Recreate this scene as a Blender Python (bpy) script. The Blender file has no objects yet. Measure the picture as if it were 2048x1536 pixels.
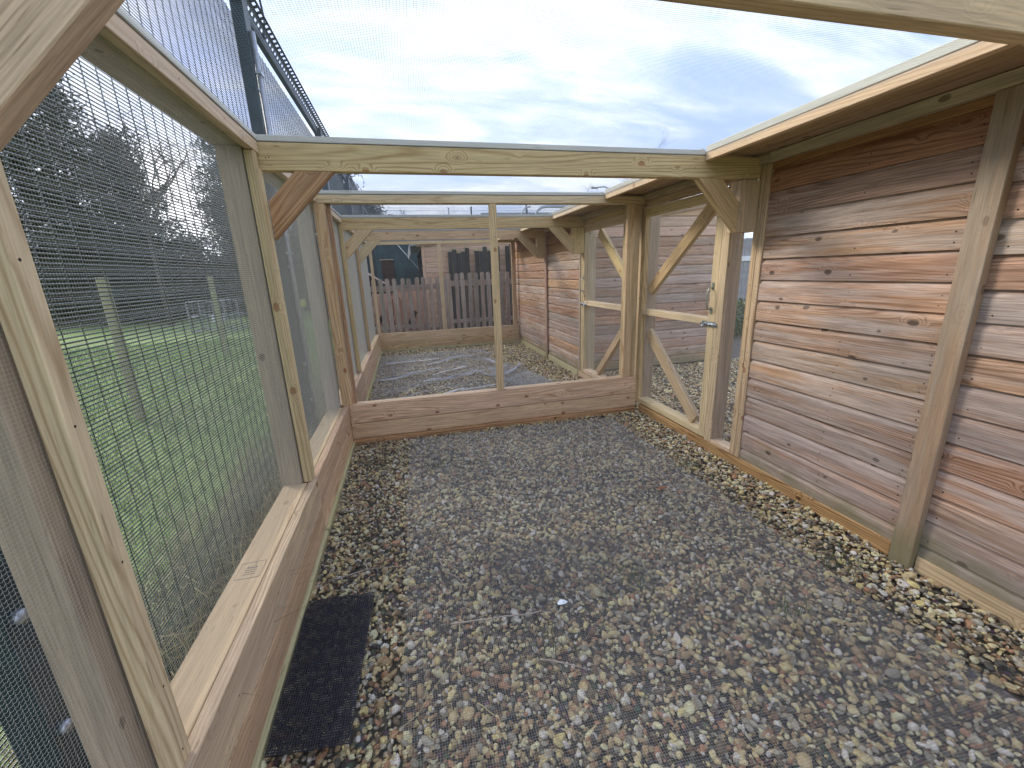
import bpy, bmesh, math, random
import numpy as np
from mathutils import Vector, Matrix, noise as mnoise
random.seed(7)
rng = np.random.default_rng(7)
R = math.radians
SC = bpy.context.scene
COL = SC.collection

# ------------------------------------------------------------------ camera
cd = bpy.data.cameras.new('camera')
cam = bpy.data.objects.new('camera', cd)
COL.objects.link(cam)
cam.location = (0.0, 0.0, 1.5)
cam.rotation_euler = (R(74.872), R(2.041), R(-14.059))
cd.sensor_width = 36.0
cd.lens = 14.595
cd.clip_start = 0.02
cd.clip_end = 3000
SC.camera = cam

# ------------------------------------------------------------------ light
SUN_EL, SUN_AZ = 34.0, -52.0        # azimuth clockwise from +Y
world = bpy.data.worlds.new('World')
SC.world = world
world.use_nodes = True
nt = world.node_tree
nt.nodes.clear()


class G:
    """tiny node-graph helper"""
    def __init__(s, tree):
        s.t = tree

    def n(s, typ, ins=None, **props):
        nd = s.t.nodes.new(typ)
        for k, v in props.items():
            setattr(nd, k, v)
        for k, v in (ins or {}).items():
            sock = nd.inputs[k]
            if isinstance(v, bpy.types.NodeSocket):
                s.t.links.new(v, sock)
            else:
                sock.default_value = v
        return nd

    def math(s, op, a, b=None, c=None, clamp=False):
        nd = s.n('ShaderNodeMath', operation=op, use_clamp=clamp)
        for i, v in enumerate((a, b, c)):
            if v is None:
                continue
            if isinstance(v, bpy.types.NodeSocket):
                s.t.links.new(v, nd.inputs[i])
            else:
                nd.inputs[i].default_value = v
        return nd.outputs[0]

    def mix(s, fac, a, b, blend='MIX'):
        nd = s.n('ShaderNodeMix', data_type='RGBA', blend_type=blend)
        for k, v in ((0, fac), (6, a), (7, b)):
            if isinstance(v, bpy.types.NodeSocket):
                s.t.links.new(v, nd.inputs[k])
            else:
                nd.inputs[k].default_value = v if k == 0 else (v if len(v) == 4 else (*v, 1))
        return nd.outputs[2]

    def noise(s, vec, scale=1.0, detail=2.0, rough=0.5, dist=0.0):
        return s.n('ShaderNodeTexNoise', {'Vector': vec, 'Scale': scale, 'Detail': detail,
                                          'Roughness': rough, 'Distortion': dist}).outputs[0]

    def ramp(s, fac, stops, interp='LINEAR'):
        nd = s.n('ShaderNodeValToRGB', {'Fac': fac})
        cr = nd.color_ramp
        cr.interpolation = interp
        while len(cr.elements) > 1:
            cr.elements.remove(cr.elements[-1])
        for i, (p, c) in enumerate(stops):
            e = cr.elements[0] if i == 0 else cr.elements.new(p)
            e.position = p
            c = (c, c, c) if isinstance(c, (int, float)) else c
            e.color = (*c[:3], 1)
        return nd.outputs[0]

    def scale(s, vec, sc):
        return s.n('ShaderNodeMapping', {'Vector': vec, 'Scale': sc}).outputs[0]

    def smooth(s, v, lo, hi, a=0.0, b=1.0):
        return s.n('ShaderNodeMapRange', {'Value': v, 'From Min': lo, 'From Max': hi, 'To Min': a, 'To Max': b},
                   interpolation_type='SMOOTHSTEP').outputs[0]


g = G(nt)
sky = g.n('ShaderNodeTexSky', sky_type='NISHITA', sun_disc=False, sun_elevation=R(SUN_EL),
          sun_rotation=R(SUN_AZ), air_density=1.0, dust_density=1.6, ozone_density=1.0)
tc = g.n('ShaderNodeTexCoord')
sep = g.n('ShaderNodeSeparateXYZ', {'Vector': tc.outputs['Generated']})
den = g.math('ADD', g.math('MAXIMUM', sep.outputs[2], 0.0), 0.22)
cx = g.math('DIVIDE', sep.outputs[0], den)
cy = g.math('DIVIDE', sep.outputs[1], den)
cv = g.n('ShaderNodeCombineXYZ', {'X': cx, 'Y': cy, 'Z': 0.0}).outputs[0]
cvr = g.n('ShaderNodeMapping', {'Vector': cv, 'Rotation': (0, 0, R(35)), 'Scale': (1.0, 2.6, 1.0)}).outputs[0]
n1 = g.noise(cvr, 1.15, 7.0, 0.56, 0.55)
n2 = g.noise(g.scale(cv, (1, 1, 1)), 0.9, 3.0, 0.5, 0.2)
cl = g.math('ADD', g.math('MULTIPLY', n1, 0.75), g.math('MULTIPLY', n2, 0.35))
cov = g.smooth(cl, 0.40, 0.64)
lowfade = g.smooth(sep.outputs[2], 0.0, 0.3, 0.2, 0.0)
cov = g.math('MINIMUM', g.math('ADD', cov, lowfade), 1.0)
n3 = g.noise(cvr, 3.1, 5.0, 0.55, 0.3)
ccol = g.mix(g.smooth(n3, 0.3, 0.7), (0.58, 0.67, 0.86), (0.85, 0.89, 0.96))
sky_low = g.mix(1.0, sky.outputs[0], (0.9, 0.86, 0.96, 1), 'MULTIPLY')
bg1 = g.n('ShaderNodeBackground', {'Color': sky_low, 'Strength': 0.13})
# thin veil: the blue between the clouds is itself pale
veil = g.n('ShaderNodeBackground', {'Color': (0.36, 0.47, 0.78, 1), 'Strength': 1.0})
thin = g.n('ShaderNodeMixShader', {0: 0.62})
nt.links.new(bg1.outputs[0], thin.inputs[1])
nt.links.new(veil.outputs[0], thin.inputs[2])
# bright break in the cloud low behind the trees
sdir = Vector((-0.390, 0.907, 0.158)).normalized()
dt = g.n('ShaderNodeVectorMath', {0: tc.outputs['Generated'], 1: sdir}, operation='DOT_PRODUCT').outputs['Value']
glow = g.math('POWER', g.math('MAXIMUM', dt, 0.0), 130.0)
ccol = g.mix(glow, ccol, (1.25, 1.24, 1.24))
cov = g.math('MAXIMUM', cov, glow)
bg2 = g.n('ShaderNodeBackground', {'Color': ccol, 'Strength': 0.84})
mx = g.n('ShaderNodeMixShader', {0: cov})
nt.links.new(thin.outputs[0], mx.inputs[1])
nt.links.new(bg2.outputs[0], mx.inputs[2])
out = g.n('ShaderNodeOutputWorld')
nt.links.new(mx.outputs[0], out.inputs[0])

sl = bpy.data.lights.new('sun', 'SUN')
sl.energy = 1.5
sl.angle = R(16)
sl.color = (1.0, 0.93, 0.82)
sun = bpy.data.objects.new('sun', sl)
COL.objects.link(sun)
sd = Vector((math.sin(R(SUN_AZ)) * math.cos(R(SUN_EL)), math.cos(R(SUN_AZ)) * math.cos(R(SUN_EL)), math.sin(R(SUN_EL))))
sun.rotation_euler = (-sd).to_track_quat('-Z', 'Y').to_euler()
sun.location = (0, 0, 30)

vs = SC.view_settings
vs.view_transform = 'Standard'
vs.look = 'None'
vs.gamma = 1.0
vs.exposure = 1.2
vs.use_curve_mapping = False
SC.cycles.max_bounces = 6
SC.cycles.diffuse_bounces = 4
SC.cycles.transparent_max_bounces = 8


# ------------------------------------------------------------------ materials
def newmat(name):
    m = bpy.data.materials.new(name)
    m.use_nodes = True
    m.node_tree.nodes.clear()
    gg = G(m.node_tree)
    o = gg.n('ShaderNodeOutputMaterial')
    return m, gg, o


def finish(gg, o, col, rough=0.6, bump=None, metal=0.0, spec=0.5, bstr=0.3, bdist=0.002, sub=None):
    ins = {'Base Color': col, 'Roughness': rough, 'Metallic': metal, 'Specular IOR Level': spec}
    b = gg.n('ShaderNodeBsdfPrincipled', ins)
    if bump is not None:
        bn = gg.n('ShaderNodeBump', {'Height': bump, 'Strength': bstr, 'Distance': bdist})
        gg.t.links.new(bn.outputs[0], b.inputs['Normal'])
    gg.t.links.new(b.outputs[0], o.inputs[0])
    return b


def wood(name, base, late, knot=(0.16, 0.07, 0.03), rings=9.0, ringamt=0.6, knots=1.0, grey=None, greyamt=0.0,
         vary=0.12, hue=0.012, rough=0.62, algae=0.0, bstr=0.35, scuff=0.25, pink=None):
    m, gg, o = newmat(name)
    t = gg.n('ShaderNodeTexCoord').outputs['Object']
    oi = gg.n('ShaderNodeObjectInfo').outputs['Random']
    off = gg.n('ShaderNodeCombineXYZ', {'X': gg.math('MULTIPLY', oi, 37.3), 'Y': gg.math('MULTIPLY', oi, 91.7),
                                        'Z': gg.math('MULTIPLY', oi, 53.1)}).outputs[0]
    p = gg.n('ShaderNodeVectorMath', {0: t, 1: off}, operation='ADD').outputs[0]
    # knots
    vor = gg.n('ShaderNodeTexVoronoi', {'Vector': gg.scale(p, (0.75, 1.25, 1.25)), 'Scale': 6.2, 'Randomness': 1.0},
               feature='F1', distance='EUCLIDEAN')
    d = gg.math('ADD', vor.outputs['Distance'], gg.math('MULTIPLY', gg.math('SUBTRACT', gg.noise(p, 60, 1), 0.5), 0.05))
    kn = gg.math('MULTIPLY', gg.smooth(d, 0.075, 0.11, 1.0, 0.0), knots)
    kdark = gg.math('MULTIPLY', gg.smooth(gg.math('ABSOLUTE', gg.math('SUBTRACT', d, 0.10)), 0.0, 0.02, 1.0, 0.0), 0.6 * knots)
    halo = gg.smooth(d, 0.04, 0.34, 1.0, 0.0)
    # growth rings as contour lines of a stretched field
    n1 = gg.noise(gg.scale(p, (0.55, 5.0, 5.0)), 1.0, 1.6, 0.45)
    sp = gg.n('ShaderNodeSeparateXYZ', {'Vector': p})
    lin = gg.math('ADD', gg.math('MULTIPLY', sp.outputs[1], 52.0), gg.math('MULTIPLY', sp.outputs[2], 34.0))
    field = gg.math('ADD', gg.math('ADD', gg.math('MULTIPLY', n1, rings * 1.7), lin), gg.math('MULTIPLY', halo, 3.2))
    wob = gg.math('MULTIPLY', gg.noise(gg.scale(p, (3, 30, 30)), 1.0, 2.0), 0.5)
    s = gg.math('SINE', gg.math('MULTIPLY', gg.math('ADD', field, wob), 6.2832))
    s = gg.math('POWER', gg.math('MULTIPLY_ADD', s, 0.5, 0.5), 3.0)
    # rings fade in and out along a board
    vis = gg.smooth(gg.noise(gg.scale(p, (0.8, 6, 6)), 1.3, 2.0), 0.3, 0.65, 0.25, 1.0)
    s = gg.math('MULTIPLY', s, vis)
    fib = gg.noise(gg.scale(p, (7, 190, 190)), 1.0, 3.0, 0.6)
    fib2 = gg.noise(gg.scale(p, (2.2, 38, 38)), 1.0, 3.0, 0.55)
    col = gg.mix(gg.math('MULTIPLY', s, min(1.0, ringamt * 1.45)), base, late)
    if pink:
        pf = gg.smooth(gg.noise(gg.scale(p, (0.9, 7, 7)), 1.0, 3.0), 0.42, 0.62)
        col = gg.mix(gg.math('MULTIPLY', pf, 0.75), col, pink)
    if grey:
        gf = gg.noise(gg.scale(p, (1.1, 11, 11)), 1.0, 5.0, 0.62)
        gf2 = gg.math('ADD', gf, gg.math('MULTIPLY', gg.math('SUBTRACT', fib2, 0.5), 0.5))
        rv = gg.math('MULTIPLY', gg.math('SUBTRACT', gg.math('FRACT', gg.math('MULTIPLY', oi, 17.3)), 0.5), 0.28)
        gm = gg.smooth(gg.math('ADD', gf2, rv), 0.36, 0.66)
        col = gg.mix(gg.math('MULTIPLY', gm, greyamt), col, grey)
    fm = gg.smooth(fib, 0.25, 0.75, 1.0 - scuff * 0.75, 1.0 + scuff * 0.45)
    fm2 = gg.smooth(fib2, 0.3, 0.7, 1.0 - scuff * 0.5, 1.0 + scuff * 0.4)
    fv = gg.math('MULTIPLY', fm, fm2)
    col = gg.mix(gg.math('MULTIPLY', kn, 0.85), col, knot)
    col = gg.mix(kdark, col, tuple(k * 0.45 for k in knot))
    col = gg.mix(gg.math('MULTIPLY', gg.smooth(d, 0.0, 0.035, 1.0, 0.0), 0.4 * knots), col, tuple(k * 0.35 for k in knot))
    # short drying checks / saw marks
    ck = gg.noise(gg.scale(p, (9, 260, 90)), 1.0, 1.0, 0.4)
    ckm = gg.math('MULTIPLY', gg.smooth(ck, 0.70, 0.76), 0.5)
    col = gg.mix(ckm, col, tuple(k * 0.5 for k in late))
    hv = gg.n('ShaderNodeHueSaturation', {'Color': col, 'Fac': 1.0})
    r2 = gg.math('FRACT', gg.math('MULTIPLY', oi, 7.77))
    gg.t.links.new(gg.math('MULTIPLY_ADD', r2, 2 * hue, 0.5 - hue), hv.inputs['Hue'])
    r3 = gg.math('FRACT', gg.math('MULTIPLY', oi, 23.1))
    gg.t.links.new(gg.math('MULTIPLY_ADD', r3, 0.22, 0.88), hv.inputs['Saturation'])
    r4 = gg.math('FRACT', gg.math('MULTIPLY', oi, 131.1))
    gg.t.links.new(gg.math('MULTIPLY', gg.math('MULTIPLY_ADD', r4, 2 * vary, 1 - vary), fv), hv.inputs['Value'])
    col = hv.outputs[0]
    if algae > 0:
        gp = gg.n('ShaderNodeNewGeometry').outputs['Position']
        z = gg.n('ShaderNodeSeparateXYZ', {'Vector': gp}).outputs[2]
        az = gg.math('ADD', z, gg.math('MULTIPLY', gg.math('SUBTRACT', gg.noise(gp, 5, 4), 0.5), 0.5))
        am = gg.math('MULTIPLY', gg.smooth(az, 0.06, 0.27, 1.0, 0.0), algae)
        col = gg.mix(gg.math('MULTIPLY', am, 0.8), col, (0.19, 0.175, 0.085))
    bh = gg.math('ADD', gg.math('MULTIPLY', fib, 0.6), gg.math('MULTIPLY', s, 0.4))
    bh = gg.math('SUBTRACT', bh, gg.math('MULTIPLY', kn, 0.4))
    rg = gg.smooth(fib2, 0.2, 0.8, rough - 0.08, rough + 0.12)
    finish(gg, o, col, rg, bump=bh, bstr=bstr, bdist=0.0015, spec=0.35)
    return m


M = {}
M['fresh'] = wood('fresh_treated_pine', (0.63, 0.475, 0.28), (0.40, 0.25, 0.12), knot=(0.34, 0.13, 0.06), rings=8, ringamt=0.6,
                  knots=0.9, vary=0.12, rough=0.6, scuff=0.22)
M['pale'] = wood('pale_planed_pine', (0.70, 0.55, 0.35), (0.50, 0.34, 0.19), knot=(0.34, 0.15, 0.08), rings=7, ringamt=0.45,
                 knots=0.7, vary=0.08, rough=0.58, scuff=0.16)
M['kick'] = wood('pinkish_gravel_board', (0.66, 0.48, 0.305), (0.42, 0.245, 0.135), knot=(0.24, 0.085, 0.04), rings=11, ringamt=0.65,
                 knots=1.0, vary=0.14, rough=0.62, scuff=0.30, pink=(0.58, 0.41, 0.275))
M['wet'] = wood('damp_orange_timber', (0.50, 0.315, 0.155), (0.20, 0.09, 0.035), knot=(0.06, 0.02, 0.01), rings=10, ringamt=0.85,
                knots=1.0, vary=0.1, rough=0.42, scuff=0.3)
M['orange'] = wood('orange_brown_timber', (0.52, 0.31, 0.16), (0.28, 0.13, 0.055), knot=(0.10, 0.035, 0.015), rings=9, ringamt=0.75,
                   knots=1.0, vary=0.1, rough=0.55, scuff=0.28)
M['lime'] = wood('green_tinted_batten', (0.50, 0.47, 0.26), (0.34, 0.31, 0.14), knot=(0.15, 0.09, 0.03), rings=5, ringamt=0.4,
                 knots=1.0, vary=0.06, rough=0.5, scuff=0.15)
M['greystrip'] = wood('grey_green_batten', (0.66, 0.65, 0.55), (0.50, 0.48, 0.38), knot=(0.2, 0.15, 0.09), rings=5, ringamt=0.3,
                      knots=0.3, vary=0.05, rough=0.6, scuff=0.12)
M['post'] = wood('brown_sawn_post', (0.52, 0.42, 0.30), (0.37, 0.28, 0.19), knot=(0.10, 0.05, 0.03), rings=7, ringamt=0.4,
                 knots=0.8, vary=0.12, rough=0.8, scuff=0.3)
M['clad'] = wood('weathered_cladding', (0.51, 0.315, 0.20), (0.26, 0.135, 0.075), knot=(0.085, 0.055, 0.04), rings=10, ringamt=0.75,
                 knots=1.0, grey=(0.42, 0.345, 0.30), greyamt=0.85, vary=0.17, hue=0.008, rough=0.62, algae=0.85,
                 scuff=0.42, bstr=0.5)
M['cladtop'] = wood('red_brown_cladding', (0.40, 0.205, 0.095), (0.22, 0.095, 0.04), knot=(0.07, 0.03, 0.02), rings=8, ringamt=0.8,
                    knots=0.8, vary=0.15, rough=0.6, scuff=0.35)  # darker and redder than the main cladding
M['batten'] = wood('brown_cover_batten', (0.43, 0.27, 0.17), (0.31, 0.18, 0.11), knot=(0.10, 0.05, 0.03), rings=5, ringamt=0.35,
                   knots=0.6, grey=(0.27, 0.24, 0.20), greyamt=0.6, vary=0.08, rough=0.65, algae=0.9, scuff=0.25)
M['soffit'] = wood('soffit_board', (0.47, 0.33, 0.21), (0.31, 0.19, 0.11), knot=(0.11, 0.05, 0.025), rings=7, ringamt=0.5,
                   knots=0.8, vary=0.15, rough=0.7, scuff=0.35)
M['picket'] = wood('weathered_picket', (0.46, 0.36, 0.29), (0.30, 0.22, 0.17), knot=(0.07, 0.05, 0.04), rings=6, ringamt=0.5,
                   knots=0.6, grey=(0.42, 0.38, 0.34), greyamt=0.8, vary=0.2, rough=0.8, scuff=0.4)
M['peach'] = wood('peach_cladding', (0.62, 0.43, 0.29), (0.44, 0.28, 0.17), knot=(0.12, 0.05, 0.03), rings=6, ringamt=0.5,
                  knots=0.8, vary=0.1, rough=0.7, scuff=0.25)
M['pallet'] = wood('salmon_pallet_slat', (0.66, 0.41, 0.31), (0.52, 0.30, 0.22), knot=(0.2, 0.1, 0.07), rings=5, ringamt=0.4,
                   knots=0.6, vary=0.12, rough=0.75, scuff=0.2)
M['black'] = wood('black_stained_plank', (0.030, 0.030, 0.026), (0.018, 0.018, 0.014), knot=(0.02, 0.02, 0.015), rings=5, ringamt=0.4,
                  knots=0.3, vary=0.35, rough=0.7, scuff=0.3)
M['cutend'] = wood('pale_plank_edge', (0.42, 0.36, 0.21), (0.30, 0.24, 0.13), rings=5, knots=0.2)
M['fpost'] = wood('green_field_post', (0.34, 0.33, 0.17), (0.22, 0.2, 0.1), rings=6, ringamt=0.5, knots=0.7, rough=0.85)


def flat(name, col, rough=0.6, metal=0.0, spec=0.5, var=0.0, scale=8.0, emit=None):
    m, gg, o = newmat(name)
    c = (*col, 1)
    bump = None
    if var > 0:
        p = gg.n('ShaderNodeTexCoord').outputs['Object']
        nz = gg.noise(p, scale, 4.0, 0.6)
        c = gg.mix(gg.smooth(nz, 0.3, 0.7), tuple(x * (1 - var) for x in col), tuple(min(1, x * (1 + var)) for x in col))
        bump = nz
    finish(gg, o, c, rough, bump=bump, metal=metal, spec=spec, bstr=0.15)
    return m


M['wire'] = flat('galvanised_wire', (0.52, 0.50, 0.45), 0.40, 0.15)
M['darkwire'] = flat('brownish_wire', (0.17, 0.16, 0.15), 0.45, 0.2)
M['roofwire'] = flat('dull_roof_wire', (0.22, 0.24, 0.27), 0.5, 0.3)
M['netting'] = flat('charcoal_netting', (0.10, 0.105, 0.112), 0.30, 0.0, 0.8)
M['nettingpale'] = flat('pale_grey_netting', (0.44, 0.445, 0.455), 0.35, 0.0, 0.7)
M['foldwhite'] = flat('pale_folded_netting', (0.62, 0.63, 0.68), 0.4, 0.0, 0.6)
M['matblack'] = flat('black_plastic_mesh', (0.020, 0.022, 0.034), 0.28, 0.0, 0.8)
M['fencewire'] = flat('dark_green_wire', (0.04, 0.07, 0.068), 0.2, 0.3, 1.0)
M['fencepost'] = flat('dark_teal_steel', (0.022, 0.045, 0.055), 0.45, 0.1, 0.5, 0.2, 14)
M['galv'] = flat('galvanised_steel', (0.42, 0.46, 0.52), 0.35, 0.6, 0.5, 0.15, 20)
M['zinc'] = flat('bright_zinc', (0.62, 0.67, 0.70), 0.22, 0.9)
M['zincgreen'] = flat('dull_zinc_handle', (0.42, 0.44, 0.38), 0.35, 0.7)
M['nail'] = flat('rusty_nail', (0.03, 0.022, 0.018), 0.6, 0.3)
M['teal'] = flat('teal_windbreak_net', (0.030, 0.056, 0.068), 0.7, 0.0, 0.3, 0.35, 3.0)
M['roofing'] = flat('grey_shed_felt', (0.34, 0.34, 0.36), 0.8, 0.0, 0.3, 0.15, 6)
M['glass'] = flat('shed_window_pane', (0.42, 0.45, 0.50), 0.12, 0.0, 0.7, 0.2, 3)
M['dark'] = flat('near_black', (0.02, 0.02, 0.022), 0.8)  # plain near-black for window bars and woodland floor
M['brownbox'] = flat('dark_brown_board', (0.065, 0.035, 0.028), 0.7, 0, 0.3, 0.3, 10)
M['twig'] = flat('dry_twig', (0.34, 0.29, 0.25), 0.8, 0, 0.3, 0.2, 40)
M['straw'] = flat('dry_straw', (0.50, 0.43, 0.25), 0.7, 0, 0.3)
M['weed'] = flat('green_weed', (0.07, 0.12, 0.04), 0.6, 0, 0.3)
M['paper'] = flat('white_scrap', (0.75, 0.80, 0.86), 0.5)
M['leaf'] = flat('brown_leaf', (0.28, 0.11, 0.05), 0.6)
M['yellow'] = flat('yellow_sign', (0.65, 0.62, 0.06), 0.5)
M['blue'] = flat('blue_barrel', (0.03, 0.06, 0.30), 0.4)
M['whitep'] = flat('white_painted', (0.72, 0.74, 0.76), 0.5, 0, 0.4, 0.06, 5)
M['bark'] = flat('grey_brown_bark', (0.10, 0.085, 0.075), 0.9, 0, 0.2, 0.3, 12)
M['twigbark'] = flat('bare_crown_bark', (0.15, 0.12, 0.12), 0.9, 0, 0.2)
M['ink'] = flat('faded_stamp_ink', (0.27, 0.24, 0.25), 0.7)
M['greyfence'] = flat('grey_close_boarding', (0.28, 0.28, 0.30), 0.8, 0, 0.3, 0.15, 8)


def needle(name, a, b):
    m, gg, o = newmat(name)
    rpi = gg.n('ShaderNodeNewGeometry').outputs['Random Per Island']
    c = gg.ramp(rpi, [(0.0, a), (0.6, b), (1.0, tuple(x * 1.5 for x in b))])
    finish(gg, o, c, 0.65, spec=0.3)
    return m


M['needle'] = needle('conifer_needles', (0.010, 0.018, 0.016), (0.030, 0.045, 0.032))
M['hedge'] = needle('hedge_leaves', (0.010, 0.014, 0.013), (0.034, 0.036, 0.030))
M['shrub'] = needle('shrub_leaves', (0.03, 0.06, 0.02), (0.07, 0.12, 0.04))
M['blade'] = needle('grass_blades', (0.07, 0.14, 0.03), (0.16, 0.27, 0.07))
M['dryblade'] = needle('dry_grass_blades', (0.10, 0.10, 0.045), (0.34, 0.29, 0.15))

# gravel stones
m, gg, o = newmat('gravel_stones')
rpi = gg.n('ShaderNodeObjectInfo').outputs['Random']
gcol = gg.ramp(rpi, [(0.0, (0.655, 0.523, 0.291)), (0.09, (0.840, 0.810, 0.513)), (0.19, (0.208, 0.163, 0.103)), (0.28, (0.491, 0.360, 0.199)),
                     (0.38, (0.394, 0.367, 0.291)), (0.47, (0.840, 0.810, 0.740)), (0.53, (0.244, 0.152, 0.086)), (0.60, (0.796, 0.679, 0.388)),
                     (0.70, (0.127, 0.121, 0.097)), (0.78, (0.524, 0.294, 0.169)), (0.84, (0.540, 0.505, 0.399)), (0.91, (0.840, 0.716, 0.337)),
                     (0.965, (0.840, 0.810, 0.740))], 'CONSTANT')
pp = gg.n('ShaderNodeTexCoord').outputs['Object']
of = gg.n('ShaderNodeVectorMath', {0: pp, 1: gg.n('ShaderNodeCombineXYZ', {'X': gg.math('MULTIPLY', rpi, 97.0)}).outputs[0]}, operation='ADD').outputs[0]
nz = gg.noise(of, 1.3, 4.0, 0.65)
gcol = gg.mix(gg.smooth(nz, 0.38, 0.68), gcol, gg.mix(1.0, gcol, (0.76, 0.68, 0.58, 1), 'MULTIPLY'))
finish(gg, o, gcol, 0.5, bump=nz, bstr=0.35, bdist=0.2, spec=0.45)
M['stone'] = m
m, gg, o = newmat('dark_gravel_bed')
pp = gg.n('ShaderNodeTexCoord').outputs['Object']
v = gg.n('ShaderNodeTexVoronoi', {'Vector': pp, 'Scale': 34.0})
c = gg.mix(gg.smooth(v.outputs['Distance'], 0.1, 0.6), gg.mix(0.6, v.outputs['Color'], (0.2, 0.15, 0.1, 1)), (0.02, 0.016, 0.012, 1))
c = gg.mix(0.5, c, (0.17, 0.145, 0.105, 1))
finish(gg, o, c, 0.8, bump=v.outputs['Distance'], bstr=0.6, bdist=0.02)
M['bed'] = m
m, gg, o = newmat('short_turf')
pp = gg.n('ShaderNodeTexCoord').outputs['Object']
a1 = gg.noise(pp, 0.9, 5.0, 0.6)
a2 = gg.noise(pp, 45, 4.0, 0.7)
c = gg.mix(gg.smooth(a1, 0.35, 0.65), (0.13, 0.23, 0.05), (0.22, 0.31, 0.09))
c = gg.mix(gg.smooth(a2, 0.3, 0.75), c, (0.29, 0.36, 0.15))
c = gg.mix(gg.math('MULTIPLY', gg.smooth(gg.noise(pp, 0.45, 4.0), 0.55, 0.7), 0.6), c, (0.20, 0.165, 0.10))
finish(gg, o, c, 0.85, bump=a2, bstr=0.6, bdist=0.03, spec=0.2)
M['turf'] = m


# ------------------------------------------------------------------ building helpers
WM = {}


def world_of(o):
    return WM.get(o.name, Matrix.Identity(4))


def link(name, me, parent=None, mat=None, mw=None, kind=None, label=None):
    o = bpy.data.objects.new(name, me)
    COL.objects.link(o)
    mw = mw or Matrix.Identity(4)
    WM[o.name] = mw
    if parent is not None:
        o.parent = parent
        o.matrix_local = world_of(parent).inverted() @ mw
    else:
        o.matrix_local = mw
    if mat is not None and me is not None and len(me.materials) == 0:
        me.materials.append(mat)
    if kind:
        o['kind'] = kind
    if label:
        o['label'] = label
    return o


def thing(name, label, cat, loc, group=None):
    o = link(name, None, mw=Matrix.Translation(loc))
    o.empty_display_size = 0.2
    o['label'] = label
    o['category'] = cat
    if group:
        o['group'] = group
    return o


def tag(o, label, cat, group=None):
    o['label'] = label
    o['category'] = cat
    if group:
        o['group'] = group
    return o


def mesh(name, v, f, smooth=False):
    me = bpy.data.meshes.new(name)
    me.from_pydata([tuple(x) for x in v], [], [tuple(x) for x in f])
    if smooth:
        me.polygons.foreach_set('use_smooth', [True] * len(me.polygons))
    me.update()
    return me


def npmesh(name, V, F, smooth=False):
    """V (n,3) float, F (m,k) int, all faces with k corners"""
    me = bpy.data.meshes.new(name)
    V = np.asarray(V, dtype=np.float32)
    F = np.asarray(F, dtype=np.int32)
    k = F.shape[1]
    me.vertices.add(len(V))
    me.vertices.foreach_set('co', V.ravel())
    me.loops.add(F.size)
    me.loops.foreach_set('vertex_index', F.ravel())
    me.polygons.add(len(F))
    me.polygons.foreach_set('loop_start', np.arange(0, F.size, k, dtype=np.int32))
    me.polygons.foreach_set('loop_total', np.full(len(F), k, dtype=np.int32))
    if smooth:
        me.polygons.foreach_set('use_smooth', np.ones(len(F), dtype=bool))
    me.update(calc_edges=True)
    return me


BOXC = {}


def boxmesh(L, W, T, mat, bev=0.0025):
    key = (round(L, 4), round(W, 4), round(T, 4), mat.name, bev)
    if key in BOXC:
        return BOXC[key]
    bm = bmesh.new()
    bmesh.ops.create_cube(bm, size=1.0)
    bmesh.ops.scale(bm, vec=(L, W, T), verts=bm.verts)
    if bev > 0:
        b = min(bev, min(L, W, T) * 0.3)
        bmesh.ops.bevel(bm, geom=list(bm.edges), offset=b, segments=1, affect='EDGES')
    me = bpy.data.meshes.new('board')
    bm.to_mesh(me)
    bm.free()
    me.materials.append(mat)
    BOXC[key] = me
    return me


def board(name, parent, x, y, z, mat, bev=0.0025, **kw):
    """axis-aligned timber from ranges; its own X runs along the longest side"""
    d = [x[1] - x[0], y[1] - y[0], z[1] - z[0]]
    c = Vector(((x[0] + x[1]) / 2, (y[0] + y[1]) / 2, (z[0] + z[1]) / 2))
    i = max(range(3), key=lambda k: d[k])
    j, k = (i + 1) % 3, (i + 2) % 3
    ax = [Vector((1, 0, 0)), Vector((0, 1, 0)), Vector((0, 0, 1))]
    mw = Matrix.Translation(c) @ Matrix((ax[i], ax[j], ax[k])).transposed().to_4x4()
    return link(name, boxmesh(d[i], d[j], d[k], mat, bev), parent, mw=mw, **kw)


def strut(name, parent, a, b, w, t, nrm, mat, bev=0.0025, cut=None, **kw):
    """straight timber from a to b; t is its thickness along nrm, w across"""
    a, b = Vector(a), Vector(b)
    ex = (b - a)
    L = ex.length
    ex.normalize()
    ez = Vector(nrm)
    ez = (ez - ex * ez.dot(ex)).normalized()
    ey = ez.cross(ex)
    mw = Matrix.Translation((a + b) / 2) @ Matrix((ex, ey, ez)).transposed().to_4x4()
    if cut is None:
        me = boxmesh(L, w, t, mat, bev)
    else:      # 45 degree mitred ends, both cuts parallel to world axes
        sa, sb = cut
        h, q = w / 2, t / 2
        pts = [(-L / 2 - sa * h, -h), (L / 2 - sb * h, -h), (L / 2 + sb * h, h), (-L / 2 + sa * h, h)]
        v = [(x, y, -q) for x, y in pts] + [(x, y, q) for x, y in pts]
        f = [(3, 2, 1, 0), (4, 5, 6, 7), (0, 1, 5, 4), (1, 2, 6, 5), (2, 3, 7, 6), (3, 0, 4, 7)]
        bm = bmesh.new()
        bv = [bm.verts.new(p) for p in v]
        for ff in f:
            bm.faces.new([bv[i] for i in ff])
        bmesh.ops.bevel(bm, geom=list(bm.edges), offset=0.0025, segments=1, affect='EDGES')
        me = bpy.data.meshes.new('strut')
        bm.to_mesh(me)
        bm.free()
        me.materials.append(mat)
    return link(name, me, parent, mw=mw, **kw)


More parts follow.
